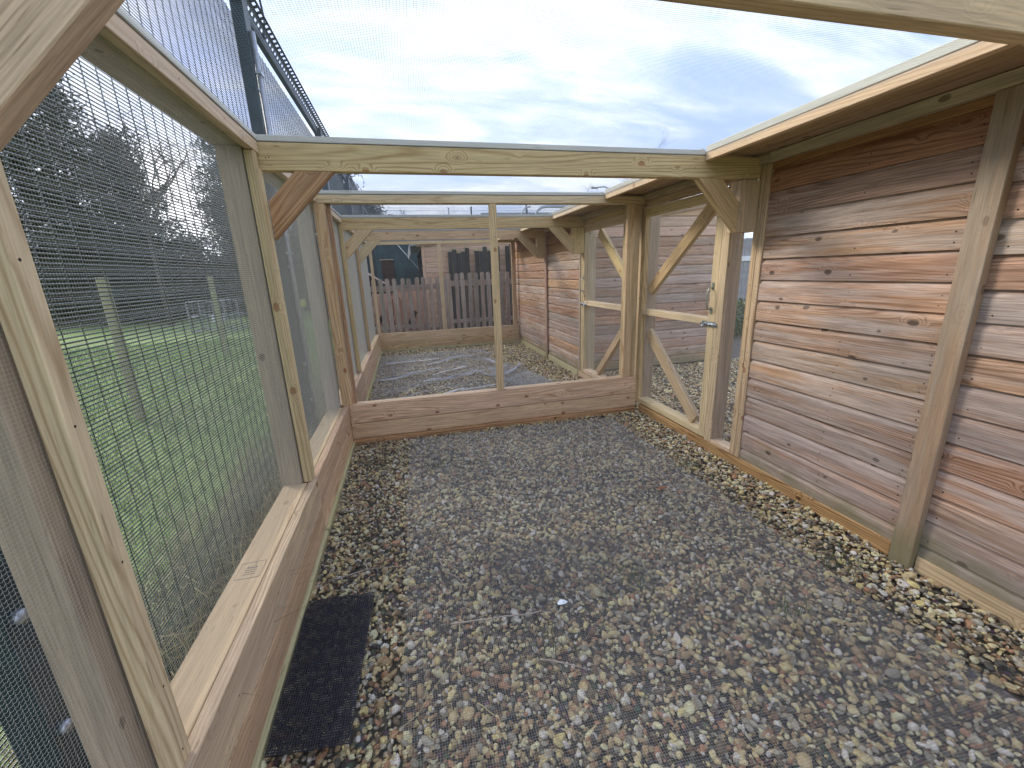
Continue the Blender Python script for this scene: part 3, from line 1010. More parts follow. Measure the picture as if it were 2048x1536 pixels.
board('roof', ns, (2.31, 4.8), (-1.0, 2.44), (2.205, 2.235), M['roofing'])

# far shed: side wall along the far run and end wall seen through the doors
fs = thing('shed', 'weathered shiplap shed beside the far run, its end wall seen through both doors', 'shed', (3.6, 7.1, 0.0))
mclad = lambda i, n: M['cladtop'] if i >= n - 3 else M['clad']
shiplap(fs, 'y', 2.338, -1, (5.452, 6.83), 0.03, 2.09, 0.134, mclad)
shiplap(fs, 'y', 2.338, -1, (6.835, 8.9), 0.03, 2.09, 0.134, mclad)
board('cover_batten', fs, (2.285, 2.313), (6.79, 6.89), (0.0, 2.10), M['batten'])
slope = lambda x: 2.06 + (x - 2.48) * 0.145
mend = lambda i, n: M['peach'] if i >= n - 4 else M['clad']
shiplap(fs, 'x', 5.55, -1, (2.36, 4.75), 0.04, 2.42, 0.134, mend, top_fn=lambda z: 2.34 if z < 2.05 else 2.48 + (z - 0.134 - 2.06) / 0.145)
board('corner_trim', fs, (4.75, 4.80), (5.515, 5.56), (0.0, 2.38), M['batten'])
strut('verge_board', fs, (2.36, 5.51, slope(2.36) + 0.045), (4.85, 5.51, slope(4.85) + 0.045), 0.15, 0.03, (0, 1, 0), M['batten'])
strut('roof', fs, (2.34, 7.2, slope(2.34) + 0.12), (4.9, 7.2, slope(4.9) + 0.12), 3.5, 0.025, (0, 0, 1), M['roofing'])
board('back_wall', fs, (4.70, 4.74), (5.6, 8.9), (0.0, 2.3), M['clad'])
pts = [(2.3135, yy, zb + 0.03) for zb in np.arange(0.03, 2.0, 0.134) for yy in (5.65, 6.2, 6.75, 6.95, 7.6, 8.2, 8.7)]
nails(fs, pts, (-1, 0, 0))

# ------------------------------------------------------------------ netting lying on the gravel
def sheet_z(x, y, seed, amp, base):
    return base + amp * (mnoise.noise(Vector((x * 3.1 + seed, y * 3.1, seed * 1.7))) + 0.5 * mnoise.noise(Vector((x * 11 + seed, y * 11, seed))))


def netting(name, quad, pitch, r, step, amp, base, seed, mat, crease=None, rag=0.012):
    """quad: four ground corners a(near left) b(near right) c(far right) d(far left)"""
    a, b, c, d = [np.array(q, float) for q in quad]
    W = (np.linalg.norm(b - a) + np.linalg.norm(c - d)) / 2
    L = (np.linalg.norm(d - a) + np.linalg.norm(c - b)) / 2

    def pt(s, t):
        p = (a * (1 - s) + b * s) * (1 - t) + (d * (1 - s) + c * s) * t
        x, y = p
        # ragged outline
        x += rag * mnoise.noise(Vector((seed, t * 9, s * 2)))
        y += rag * mnoise.noise(Vector((seed + 5, s * 9, t * 2)))
        z = sheet_z(x, y, seed, amp, base)
        if crease:
            z += crease(x, y)
        return (x, y, z)
    # sample heights on a coarse grid then interpolate
    ns_, nt_ = max(3, int(W / step)), max(3, int(L / step))
    S = np.linspace(0, 1, ns_ + 1)
    T = np.linspace(0, 1, nt_ + 1)
    Gd = np.array([[pt(s, t) for t in T] for s in S])
    nl, nc = int(W / pitch), int(L / pitch)
    sl = np.linspace(0, 1, nl)
    long_ = np.stack([np.stack([np.interp(sl, S, Gd[:, j, k]) for k in range(3)], -1) for j in range(nt_ + 1)], 1)
    tl = np.linspace(0, 1, nc)
    cross = np.stack([np.stack([np.interp(tl, T, Gd[i, :, k]) for k in range(3)], -1) for i in range(ns_ + 1)], 1)
    V1, F1 = poly_wires(long_, r)
    V2, F2 = poly_wires(cross, r)
    V = np.concatenate([V1, V2])
    F = np.concatenate([F1, F2 + len(V1)])
    o = link(name, npmesh(name, V, F), None, mat)
    return o


n = netting('ground_netting', [(-0.58, 0.45), (2.02, 0.38), (1.97, 3.70), (-0.58, 3.76)], 0.0085, 0.00028, 0.07, 0.008, 0.040, 3.1, M['netting'])
tag(n, 'large dark plastic netting sheet spread over the gravel of the near run', 'netting')
n = netting('ground_netting', [(-0.16, 0.5), (1.86, 0.42), (1.88, 3.62), (-0.11, 3.66)], 0.0085, 0.00034, 0.07, 0.008, 0.047, 8.4, M['nettingpale'])
tag(n, 'second paler netting sheet overlapping the first along the middle of the near run', 'netting')
n = netting('ground_netting', [(-0.575, 1.13), (-0.32, 1.10), (-0.285, 1.77), (-0.58, 1.80)], 0.0085, 0.0023, 0.05, 0.003, 0.052, 5.5, M['matblack'], rag=0.002)
tag(n, 'short dense black mesh strip lying beside the left gravel boards', 'netting')

n = netting('ground_netting', [(0.27, 1.50), (1.08, 1.46), (1.00, 1.93), (0.24, 1.98)], 0.0085, 0.00042, 0.05, 0.006, 0.040, 21.5, M['matblack'])
tag(n, 'small folded dark patch of netting near the middle of the near run', 'netting')


def crumple(x, y):
    z = 0.0
    for (px, py, ang, w, h) in ((1.1, 5.4, 1.95, 0.07, 0.07), (0.3, 5.6, 0.55, 0.05, 0.07), (0.0, 6.2, 0.35, 0.05, 0.06), (1.2, 6.6, 2.1, 0.06, 0.07),
                                (0.7, 7.2, 0.5, 0.05, 0.05), (1.5, 5.9, 0.8, 0.05, 0.06), (-0.2, 5.0, 0.5, 0.04, 0.05), (0.5, 4.9, 0.4, 0.05, 0.05),
                                (-0.2, 7.3, 0.25, 0.05, 0.05), (1.3, 7.5, 2.2, 0.05, 0.05)):
        nx, ny = -math.sin(ang), math.cos(ang)
        dd = (x - px) * nx + (y - py) * ny + 0.06 * mnoise.noise(Vector((x * 2, y * 2, px * 5)))
        al = (x - px) * math.cos(ang) + (y - py) * math.sin(ang)
        z += h * math.exp(-(dd / w) ** 2) * max(0.0, 1 - (abs(al) / 0.9) ** 2)
    return z


n = netting('ground_netting', [(-0.55, 4.0), (1.55, 4.05), (1.35, 8.1), (-0.58, 8.1)], 0.0090, 0.00042, 0.05, 0.012, 0.042, 12.2, M['nettingpale'], crease=crumple)
tag(n, 'crumpled pale netting lying in creases over the gravel of the far run', 'netting')
far_net = n
rsf = random.Random(4)
for (px, py, ang, ln) in ((1.12, 5.6, 1.95, 1.5), (0.30, 5.60, 0.50, 1.5), (-0.05, 6.15, 0.42, 0.9), (1.15, 6.7, 2.0, 1.1), (0.65, 7.1, 0.55, 1.0),
                          (1.50, 5.9, 0.9, 0.7), (0.1, 4.95, 0.45, 1.1), (0.75, 4.85, 0.6, 0.9), (0.0, 7.25, 0.2, 0.9), (1.5, 7.3, 2.2, 0.7),
                          (0.55, 6.3, 0.65, 0.7), (0.9, 5.2, 0.3, 0.7)):
    ux, uy = math.cos(ang), math.sin(ang)
    w = rsf.uniform(0.012, 0.028)
    a0, b0 = (px - ux * ln / 2, py - uy * ln / 2), (px + ux * ln / 2, py + uy * ln / 2)
    f_ = netting('fold', [(a0[0] + uy * w * .3, a0[1] - ux * w * .3), (a0[0] - uy * w, a0[1] + ux * w),
                          (b0[0] - uy * w * .4, b0[1] + ux * w * .4), (b0[0] + uy * w, b0[1] - ux * w)],
                 0.0042, 0.0013, 0.05, 0.012, 0.066, 12.2, M['foldwhite'], crease=crumple, rag=0.03)
    f_.parent = far_net
    f_['kind'] = 'stuff'
n = netting('ground_netting', [(1.0, 4.6), (1.95, 4.5), (1.6, 6.3), (1.15, 6.4)], 0.0085, 0.0006, 0.05, 0.012, 0.055, 17.2, M['nettingpale'], crease=crumple)
tag(n, 'folded end of pale netting on the right side of the far run', 'netting')

# small litter on the netting
def twig(pts, r, label, mat='twig', name='twig', cat='twig'):
    tb = Tubes(5)
    P = []
    for i in range(len(pts) - 1):
        a, b = Vector(pts[i]) + Vector((0, 0, .010)), Vector(pts[i + 1]) + Vector((0, 0, .010))
        for q in range(4):
            t = q / 4
            P.append(a.lerp(b, t) + Vector((random.uniform(-.004, .004), random.uniform(-.004, .004), random.uniform(-.001, .003))))
    P.append(Vector(pts[-1]))
    tb.add(P, r * 1.15, r * 0.5)
    tag(tb.build(name, M[mat]), label, cat)


twig([(0.05, 1.46, .062), (0.27, 1.432, .066), (0.49, 1.413, .062)], 0.0040, 'long pale bent twig on the netting near the white scrap')
twig([(-0.51, 1.905, .05), (-0.33, 1.93, .056), (-0.17, 1.916, .055)], 0.0032, 'pinkish twig crossing the gravel just beyond the black mesh strip')
twig([(0.02, 1.95, .06), (0.05, 1.80, .06), (0.13, 1.70, .06)], 0.0038, 'short forked twig on the netting left of the dark patches')
twig([(0.36, 1.20, .062), (0.52, 1.12, .062)], 0.0035, 'short twig lying right of the green weed')
twig([(0.10, 1.52, .062), (0.05, 1.30, .064), (-0.10, 1.12, .062), (-0.25, 1.02, .06)], 0.0013, 'long thin straw lying across the netting', 'straw', 'straw', 'straw')
twig([(0.10, 1.10, .064), (0.16, 1.03, .064), (0.17, 0.98, .06)], 0.0013, 'short curved straw at the lower middle of the netting', 'straw', 'straw', 'straw')
V, F = [], []
for k in range(7):
    t = k / 7 * 2 * math.pi
    V.append((0.539 + 0.026 * math.cos(t) * random.uniform(.6, 1), 1.438 + 0.016 * math.sin(t) * random.uniform(.6, 1), 0.074 + random.uniform(0, .008)))
V.append((0.539, 1.438, 0.084))
F = [(k, (k + 1) % 7, 7) for k in range(7)]
tag(link('paper_scrap', mesh('paper_scrap', V, F), None, M['paper']), 'small white scrap at the end of the long twig', 'scrap')
V = [(1.50, 2.20, .06), (1.54, 2.185, .068), (1.585, 2.20, .062), (1.545, 2.225, .066)]
tag(link('dead_leaf', mesh('dead_leaf', V, [(0, 1, 2, 3)]), None, M['leaf']), 'reddish brown dead leaf on the netting at the right', 'leaf')


def blades(name, centers, n, spread, h, w, mat, label, cat, bend=0.5, box=None):
    rs = np.random.default_rng(len(centers or []) * 7 + n)
    if box is None:
        c = np.array(centers)[rs.integers(0, len(centers), n)]
        pos = c + np.concatenate([rs.normal(0, spread, (n, 2)), np.zeros((n, 1))], 1)
    else:
        (x0, x1), (y0, y1), z = box
        pos = np.stack([rs.uniform(x0, x1, n), rs.uniform(y0, y1, n), np.full(n, z)], 1)
    al = rs.uniform(0, 2 * np.pi, n)
    d = np.stack([np.cos(al), np.sin(al), np.zeros(n)], 1)
    s = np.stack([-np.sin(al), np.cos(al), np.zeros(n)], 1)
    hh = h * rs.uniform(0.45, 1.1, n)[:, None]
    bb = bend * rs.uniform(0.2, 1.2, n)[:, None] * hh
    up = np.array([[0, 0, 1.0]])
    V = np.stack([pos - s * w, pos + s * w, pos + up * hh * 0.62 + d * bb * 0.4 + s * w * .8, pos + up * hh * 0.62 + d * bb * 0.4 - s * w * .8,
                  pos + up * hh * (1 - 0.25 * bend) + d * bb], 1)
    base = (np.arange(n) * 5)[:, None]
    F = np.concatenate([base + np.array([[0, 1, 2]]), base + np.array([[0, 2, 3]]), base + np.array([[3, 2, 4]])])
    o = link(name, npmesh(name, V.reshape(-1, 3), F), None, mat, kind='stuff')
    tag(o, label, cat)
    return o


blades('weeds', [(0.40, 1.30, .03), (0.93, 1.49, .03), (0.13, 3.1, .02), (2.0, 1.35, .02), (1.95, 2.5, .02), (1.5, 1.15, .03), (-0.35, 3.3, .02)], 420, 0.055, 0.05, 0.0016,
       M['weed'], 'small green weeds pushing up through the gravel and netting', 'weeds')
blades('long_grass', None, 9000, 0, 0.42, 0.0022, M['dryblade'], 'long dry grass growing between the board wall and the mesh fence', 'grass', 0.9,
       box=((-1.35, -0.80), (0.2, 9.0), -0.03))
blades('grass', None, 62000, 0, 0.085, 0.0034, M['blade'], 'short green grass of the field nearest the fence', 'grass', 0.6,
       box=((-8.5, -0.80), (-0.5, 13.0), -0.03))
blades('grass', None, 7000, 0, 0.13, 0.0030, M['dryblade'], 'scattered dead blades and thatch among the green grass', 'grass', 1.3,
       box=((-7.5, -0.80), (-0.5, 12.0), -0.03))

# ------------------------------------------------------------------ security mesh fence on the left
fe = thing('mesh_fence', 'tall dark green welded mesh security fence with steel posts just outside the left wall', 'fence', (-1.0, 4.0, -0.03))
FX = -1.0
panels = [(-1.9, 0.95), (0.95, 3.87), (3.87, 6.77), (6.77, 9.67), (9.67, 12.57), (12.57, 15.47)]
for a, b in panels:
    hz = np.arange(0.02, 3.33, 0.01435)
    vtz = np.arange(a + 0.04, b, 0.0862)
    sp = [((FX, a, z), (FX, b, z)) for z in hz] + [((FX + 0.0035, y, 0.0), (FX + 0.0035, y, 3.33)) for y in vtz]
    V, F = prism_wires(sp, np.array([0.0030] * len(hz) + [0.0024] * len(vtz)))
    link('mesh_panel', npmesh('mesh_panel', V, F), fe, M['fencewire'], kind='stuff')
for a, b in panels:
    y = b + (0.10 if b < 2 else 0)
    board('post', fe, (FX + 0.012, FX + 0.092), (y - 0.075, y + 0.06), (-0.05, 3.46), M['fencepost'])
    tb = Tubes(8)
    tb.add([(FX + 0.112, y - 0.02, 0.0), (FX + 0.112, y - 0.02, 3.22)], 0.019)
    if 3 < b < 4:
        tb.build('conduit_pipe', M['galv'], fe)
    for z in (0.475, 0.80, 1.6, 2.3, 2.85):
        tb = Tubes(8)
        tb.add([(FX + 0.092, y - 0.045, z), (FX + 0.106, y - 0.045, z)], 0.017)
        tb.build('bolt', M['galv'], fe)
        if z > 1 and 3 < b < 4:
            board('pipe_clip', fe, (FX + 0.094, FX + 0.136), (y - 0.055, y + 0.02), (z + 0.1, z + 0.118), M['galv'], 0.001)
# top channel: solid flange with a slotted upper strip
a, b = panels[0][0], panels[-1][1]
board('top_channel', fe, (FX + 0.01, FX + 0.055), (a, b), (3.375, 3.43), M['fencepost'])
V, F = [], []
def slot_strip(P0, eu, ev, length, pitch, width, sw, sh):
    """flat strip with a row of slots: built of cross bars and two edge bars, as thin boxes"""
    nb = int(length / pitch)
    out_ = []
    def bx(u0, u1, v0, v1):
        k = len(V)
        nrm = eu.cross(ev).normalized() * 0.002
        for s in (-1, 1):
            for (u, v) in ((u0, v0), (u1, v0), (u1, v1), (u0, v1)):
                V.append(P0 + eu * u + ev * v + nrm * s)
        for q in ((3, 2, 1, 0), (4, 5, 6, 7), (0, 1, 5, 4), (1, 2, 6, 5), (2, 3, 7, 6), (3, 0, 4, 7)):
            F.append(tuple(k + i for i in q))
    e = (width - sh) / 2
    bx(0, length, 0, e)
    bx(0, length, width - e, width)
    for i in range(nb):
        bx(i * pitch + sw, (i + 1) * pitch, e, width - e)
slot_strip(Vector((FX + 0.055, a, 3.432)), Vector((0, 1, 0)), Vector((0.5, 0, 0.85)).normalized(), b - a, 0.075, 0.055, 0.045, 0.022)
slot_strip(Vector((FX + 0.083, a, 3.479)), Vector((0, 1, 0)), Vector((0.9, 0, 0.25)).normalized(), b - a, 0.075, 0.055, 0.045, 0.022)
link('slotted_strip', mesh('slotted_strip', V, F), fe, M['fencepost'], kind='stuff')
tb = Tubes(7)
tb.add([(-0.95, 4.12, 3.70), (-0.94, 4.30, 3.76), (-0.93, 4.45, 3.72), (-0.93, 4.50, 3.62), (-0.93, 4.46, 3.52), (-0.93, 4.38, 3.42)], 0.009)
tb.build('bent_rod', M['fencepost'], fe)

# ------------------------------------------------------------------ field beyond the fence
def field_post(x, y, h, r, label):
    t = thing('fence_post', label, 'post', (x, y, -0.03), 'wooden posts of the field fence')
    bm = bmesh.new()
    bmesh.ops.create_cone(bm, cap_ends=True, segments=12, radius1=r, radius2=r * 0.97, depth=h)
    bmesh.ops.rotate(bm, cent=(0, 0, 0), matrix=Matrix.Rotation(R(90), 3, 'Y'), verts=bm.verts)
    me = bpy.data.meshes.new('post')
    bm.to_mesh(me)
    bm.free()
    me.materials.append(M['fpost'])
    mw = Matrix.Translation((x, y, h / 2 - 0.03)) @ Matrix.Rotation(R(90), 4, 'Y')
    link('post_body', me, t, mw=mw)
    tb = Tubes(4)
    tb.add([(x + r, y, h - 0.25), (x + r + 0.012, y, h - 0.28), (x + r, y, h - 0.31)], 0.003)
    tb.build('staple', M['galv'], t)
    return t


fpost = [(-3.14, 5.5, 1.63), (-3.87, 10.0, 1.66), (-3.30, 14.0, 1.60), (-2.75, 5.5 - 4.4, 1.6)]
field_post(*fpost[0][:2], fpost[0][2], 0.052, 'nearest green tinted round post standing in the field behind the mesh fence')
field_post(*fpost[1][:2], fpost[1][2], 0.058, 'second green tinted round field post, further back near the grey cage')
field_post(*fpost[2][:2], fpost[2][2], 0.055, 'farthest round field post, seen through the second mesh bay beside the yellow sign')
# yellow sign on a stake
t = thing('sign', 'small yellow sign on a stake far off in the field', 'sign', (-2.66, 12.0, -0.03))
board('sign_board', t, (-2.75, -2.57), (11.985, 12.0), (0.82, 1.0), M['yellow'])
board('stake', t, (-2.67, -2.64), (12.002, 12.03), (-0.03, 0.95), M['fpost'])
# white framed cage in the field
t = thing('cage', 'grey wire cage with a white tub at the far side of the field', 'cage', (-5.9, 15.4, -0.03))
tb = Tubes(6)
for x in (-6.6, -5.9, -5.2):
    for y in (15.0, 15.8):
        tb.add([(x, y, -0.03), (x, y, 0.95)], 0.018)
for z in (0.05, 0.5, 0.95):
    for y in (15.0, 15.8):
        tb.add([(-6.6, y, z), (-5.2, y, z)], 0.018)
    for x in (-6.6, -5.2):
        tb.add([(x, 15.0, z), (x, 15.8, z)], 0.018)
tb.build('frame', M['greyfence'], t)
sp = [((x, 15.0, 0.05), (x, 15.0, 0.95)) for x in np.arange(-6.6, -5.2, 0.15)] + [((-6.6, 15.0, z), (-5.2, 15.0, z)) for z in np.arange(0.05, 0.95, 0.15)]
Vw, Fw = prism_wires(sp, 0.006)
link('cage_mesh', npmesh('cage_mesh', Vw, Fw), t, M['greyfence'], kind='stuff')
board('white_tub', t, (-6.1, -5.8), (15.2, 15.5), (0.25, 0.52), M['whitep'], 0.04)


# ------------------------------------------------------------------ trees
def conifer(x, y, h, rad, seed, label, base=0.6, dens=1.0, group='conifers beyond the field'):
    rs = np.random.default_rng(seed)
    t = thing('conifer_tree', label, 'tree', (x, y, -0.03), group)
    tb = Tubes(7)
    tb.add([(x, y, -0.05), (x + .05, y, h * 0.4), (x, y, h * 0.97)], 0.16 * h / 7, 0.015)
    tb.build('trunk', M['bark'], t)
    # limbs carrying drooping sprays
    tb = Tubes(4)
    cent, wts = [], []
    nb = int(120 * dens)
    for i in range(nb):
        z = base + (h - base) * (i / nb) ** 0.9
        f = 1 - (z - base) / (h - base)
        L = rad * (0.25 + 0.75 * f ** 0.75) * rs.uniform(0.55, 1.15)
        al = rs.uniform(0, 2 * math.pi)
        e = Vector((x + math.cos(al) * L, y + math.sin(al) * L, z + L * rs.uniform(-0.15, 0.22)))
        tb.add([(x, y, z), Vector((x, y, z)).lerp(e, .5) + Vector((0, 0, .06)), e], 0.022, 0.006)
        m_ = max(3, int(L * 9))
        for k in range(m_):
            s = rs.uniform(0.25, 1.05)
            p = Vector((x, y, z)).lerp(e, s)
            cent.append((p.x + rs.normal(0, .10), p.y + rs.normal(0, .10), p.z + rs.normal(0, .07)))
            wts.append(0.14 + 0.16 * rs.random())
    tb.build('limbs', M['bark'], t, kind='stuff')
    C = np.array(cent)
    Wt = np.array(wts)
    k = 15
    n = len(C) * k
    pos = np.repeat(C, k, 0) + rs.normal(0, 1, (n, 3)) * np.repeat(Wt, k)[:, None] * np.array([[1, 1, 0.6]])
    d = rs.normal(0, 1, (n, 3))
    d /= np.linalg.norm(d, axis=1)[:, None]
    s = np.cross(d, rs.normal(0, 1, (n, 3)))
    s /= np.linalg.norm(s, axis=1)[:, None]
    ln = rs.uniform(0.12, 0.30, n)[:, None]
    V = np.stack([pos - s * 0.03, pos + s * 0.03, pos + d * ln], 1).reshape(-1, 3)
    F = np.arange(n * 3).reshape(-1, 3)
    link('crown', npmesh('crown', V, F), t, M['needle'])


conifer(-14.3, 22.0, 8.2, 2.0, 1, 'tall dark conifer at the left edge of the view beyond the field')
conifer(-12.2, 21.0, 8.9, 2.3, 2, 'tallest dark conifer of the left group behind the mesh fence')
conifer(-10.2, 20.5, 7.0, 1.7, 3, 'shorter dark conifer at the right of the left group, beside the bright sky gap')
conifer(-7.0, 21.5, 7.4, 1.6, 4, 'slim dark conifer just right of the bright sky gap')
conifer(-5.0, 23.5, 6.9, 2.0, 5, 'dark conifer behind the left wall plate and second beam')
conifer(-2.9, 24.0, 6.9, 1.7, 6, 'dark conifer rising over the partition rail at the left')
conifer(-1.4, 25.0, 5.6, 1.3, 7, 'small dark conifer at the right end of the row above the partition rail')


def bare_tree(x, y, h, seed, label, levels=5, spread=0.55, r0=0.14, droop=0.0, group='leafless trees on the skyline', mat='twigbark'):
    rs = random.Random(seed)
    t = thing('bare_tree', label, 'tree', (x, y, -0.03), group)
    tb = Tubes(5)
    top = Vector((x + rs.uniform(-.2, .2), y, h * 0.42))
    tb.add([(x, y, -0.05), Vector((x, y, 0)).lerp(top, .5) + Vector((rs.uniform(-.1, .1), 0, 0)), top], r0, r0 * 0.6)
    tb.build('trunk', M['bark'], t)
    cb = Tubes(3)

    def grow(p, d, L, r, lv):
        q = p + d * L * 0.5 + Vector((rs.gauss(0, .04), rs.gauss(0, .04), rs.gauss(0, .02))) * L
        e = p + d * L + Vector((0, 0, -droop * L * (levels - lv) * 0.15))
        cb.add([p, q, e], r, r * 0.6)
        if lv == 0:
            return
        for i in range(rs.choice((2, 3, 3))):
            dd = (d + Vector((rs.gauss(0, spread), rs.gauss(0, spread), rs.gauss(0.08, spread * 0.6)))).normalized()
            f = rs.uniform(0.45, 1.0)
            grow(p.lerp(e, f), dd, L * rs.uniform(0.55, 0.85), r * 0.55, lv - 1)
    for i in range(4):
        d = Vector((rs.gauss(0, .4), rs.gauss(0, .4), 1)).normalized()
        grow(top, d, h * 0.24, r0 * 0.5, levels)
    cb.build('crown', M[mat], t, smooth=False)


bare_tree(-9.0, 19.0, 7.6, 11, 'dark leafless tree with crooked branches in the bright gap between the conifers', 5, 0.6, 0.13, mat='bark')
bare_tree(-7.9, 24.0, 7.0, 12, 'thin leafless tree behind the crooked one in the sky gap', 5, 0.5, 0.09, mat='bark')
bare_tree(0.4, 26.0, 5.3, 13, 'pale leafless tree behind the left end of the wire skyline', 5, 0.5, 0.10)
bare_tree(12.6, 26.0, 7.1, 14, 'pale leafless birch rising above the far beam at the right', 6, 0.42, 0.10, droop=0.6)
bare_tree(14.2, 27.0, 6.6, 15, 'second leafless birch right of the street lamp', 6, 0.42, 0.10, droop=0.6)
bare_tree(16.2, 26.0, 9.4, 16, 'leafless tree whose top just shows above the long beam', 5, 0.35, 0.12)
bare_tree(2.2, 27.0, 5.0, 17, 'low pale leafless tree above the middle of the far rails', 5, 0.5, 0.08)

# street lamp
t = thing('street_lamp', 'distant street lamp with a short curved arm in front of the birches', 'street lamp', (12.3, 24.5, 0))
tb = Tubes(6)
tb.add([(12.3, 24.5, 0), (12.3, 24.5, 5.7), (12.2, 24.5, 6.05), (11.9, 24.5, 6.15), (11.5, 24.5, 6.1)], 0.05, 0.04)
tb.build('column', M['galv'], t)
board('lamp_head', t, (11.1, 11.5), (24.43, 24.57), (6.03, 6.12), M['greyfence'])


def leafmass(name, boxes, n, mat, label, cat, size=0.09, seed=3, kind='stuff', parent=None):
    rs = np.random.default_rng(seed)
    tot = []
    vol = np.array([(b[0][1] - b[0][0]) * (b[2][1] - b[2][0]) for b in boxes])
    cnt = (n * vol / vol.sum()).astype(int)
    for b, c in zip(boxes, cnt):
        p = np.stack([rs.uniform(*b[0], c), rs.uniform(*b[1], c), rs.uniform(*b[2], c)], 1)
        bump = np.array([mnoise.noise(Vector((q[0] * 0.8, q[1] * 0.8, 0))) for q in p])
        p = p[p[:, 2] < b[2][1] * (0.8 + 0.45 * bump)]
        tot.append(p)
    P = np.concatenate(tot)
    n = len(P)
    d = rs.normal(0, 1, (n, 3))
    d /= np.linalg.norm(d, axis=1)[:, None]
    s = np.cross(d, rs.normal(0, 1, (n, 3)))
    s /= np.linalg.norm(s, axis=1)[:, None]
    ln = size * rs.uniform(0.6, 1.4, n)[:, None]
    V = np.stack([P - s * ln * .4, P + d * ln * .6 + s * ln * .2, P + d * ln * 1.1, P + d * ln * .5 - s * ln * .4], 1).reshape(-1, 3)
    F = np.arange(n * 4).reshape(-1, 4)
    o = link(name, npmesh(name, V, F), parent, mat, kind=kind)
    if parent is None:
        tag(o, label, cat)
    return o


leafmass('woodland', [((-34, -3), (22.3, 24.5), (0, 3.6)), ((-3, 6), (25, 27), (0, 3.6)), ((-40, -10), (24.6, 27.0), (0, 4.6))], 150000, M['hedge'],
         'dark mass of woodland and undergrowth along the far edge of the field', 'woodland', 0.17)
o = grid_sheet('woodland_floor', (-60, 40), (24.0, 60), -0.02, 2, 2, mat=M['dark'])
o['label'] = 'dark ground under the woodland'

# dark wedge added behind the undergrowth so the horizon does not show through
t = thing('hedge_backing', 'dark wedge added behind the undergrowth to hide the horizon', 'hedge_backing', (-15, 28, 0))
V = [(-60, 27.2, -0.03), (8, 27.2, -0.03), (8, 28.4, 2.6), (-60, 28.4, 2.6), (8, 30, -0.03), (-60, 30, -0.03)]
F = [(0, 1, 2, 3), (3, 2, 4, 5), (1, 4, 2), (0, 3, 5), (0, 5, 4, 1)]
link('backing_body', mesh('backing_body', V, F), t, M['hedge'])

# ------------------------------------------------------------------ behind the far end panel
pf = thing('picket_fence', 'weathered brown picket fence with rounded tops right behind the far end of the run', 'fence', (0.8, 9.72, 0))
def picket_mesh(w, h, t):
    P = [(-w / 2, 0), (w / 2, 0)] + [(w / 2 * math.cos(a), h - w / 2 + w / 2 * math.sin(a)) for a in np.linspace(0, math.pi, 7)]
    k = len(P)
    V = [(b, a, -t / 2) for a, b in P] + [(b, a, t / 2) for a, b in P]
    F = [tuple(reversed(range(k))), tuple(range(k, 2 * k))] + [(i, (i + 1) % k, k + (i + 1) % k, k + i) for i in range(k)]
    me = mesh('picket', V, F)
    me.materials.append(M['picket'])
    return me


pm = picket_mesh(0.092, 1.42, 0.020)
rot = Matrix(((0, 1, 0, 0), (0, 0, -1, 0), (-1, 0, 0, 0), (0, 0, 0, 1)))
rot = Matrix((Vector((0, 0, 1)), Vector((1, 0, 0)), Vector((0, 1, 0)))).transposed().to_4x4()
xs = [-0.99 + 0.154 * k for k in range(13)] + [0.965 + 0.150 * k for k in range(11)]
for i, x in enumerate(xs):
    zt = (0.035 if x < 0.9 else 0.10) + random.uniform(-0.008, 0.008)
    mw = Matrix.Translation((x, 9.70 + random.uniform(-.003, .003), zt)) @ Matrix.Rotation(R(random.uniform(-0.8, 0.8)), 4, 'Y') @ rot
    link('picket', pm, pf, mw=mw)
for a, b in ((-1.2, 0.90), (0.905, 2.6)):
    dz = 0.0 if a < 0 else 0.05
    board('rail', pf, (a, b), (9.713, 9.75), (1.18 + dz, 1.30 + dz), M['picket'])
    board('rail', pf, (a, b), (9.713, 9.75), (0.34 + dz, 0.43 + dz), M['picket'])
for x in (-1.15, 0.88, 2.55):
    board('fence_post', pf, (x - 0.04, x + 0.04), (9.752, 9.84), (-0.02, 1.36), M['picket'])

# salmon pallets leaning behind the pickets
def pallet(x0, y0, w, h, lean, seed, label):
    t = thing('pallet', label, 'pallet', (x0 + w / 2, y0, 0), 'salmon pallets leaning behind the picket fence')
    rs = random.Random(seed)
    sy = math.tan(R(lean))
    def P(x, z, d=0.0):
        return (x, y0 + z * sy + d, z)
    for k in range(7):
        x = x0 + 0.05 + (w - 0.10) * k / 6
        strut('slat', t, P(x, 0.03), P(x, h), 0.095, 0.018, (0, 1, -sy), M['pallet'])
    for z in (0.12, h * 0.5, h - 0.10):
        strut('bearer', t, P(x0, z, 0.035), P(x0 + w, z, 0.035), 0.075, 0.045, (0, 1, 0), M['pallet'])
    strut('diagonal', t, P(x0 + 0.05, h * 0.93, -0.03), P(x0 + w - 0.05, 0.1, -0.03), 0.09, 0.02, (0, 1, -sy), M['pallet'])
    strut('diagonal', t, P(x0 + 0.05, 0.12, -0.055), P(x0 + w * .6, h * 0.6, -0.055), 0.09, 0.02, (0, 1, -sy), M['black'])


pallet(-1.0, 9.98, 0.78, 1.12, 6, 1, 'left salmon coloured slatted pallet behind the picket fence')
pallet(-0.20, 10.02, 0.62, 1.16, 5, 2, 'right salmon coloured slatted pallet behind the picket fence, next to the shed corner')

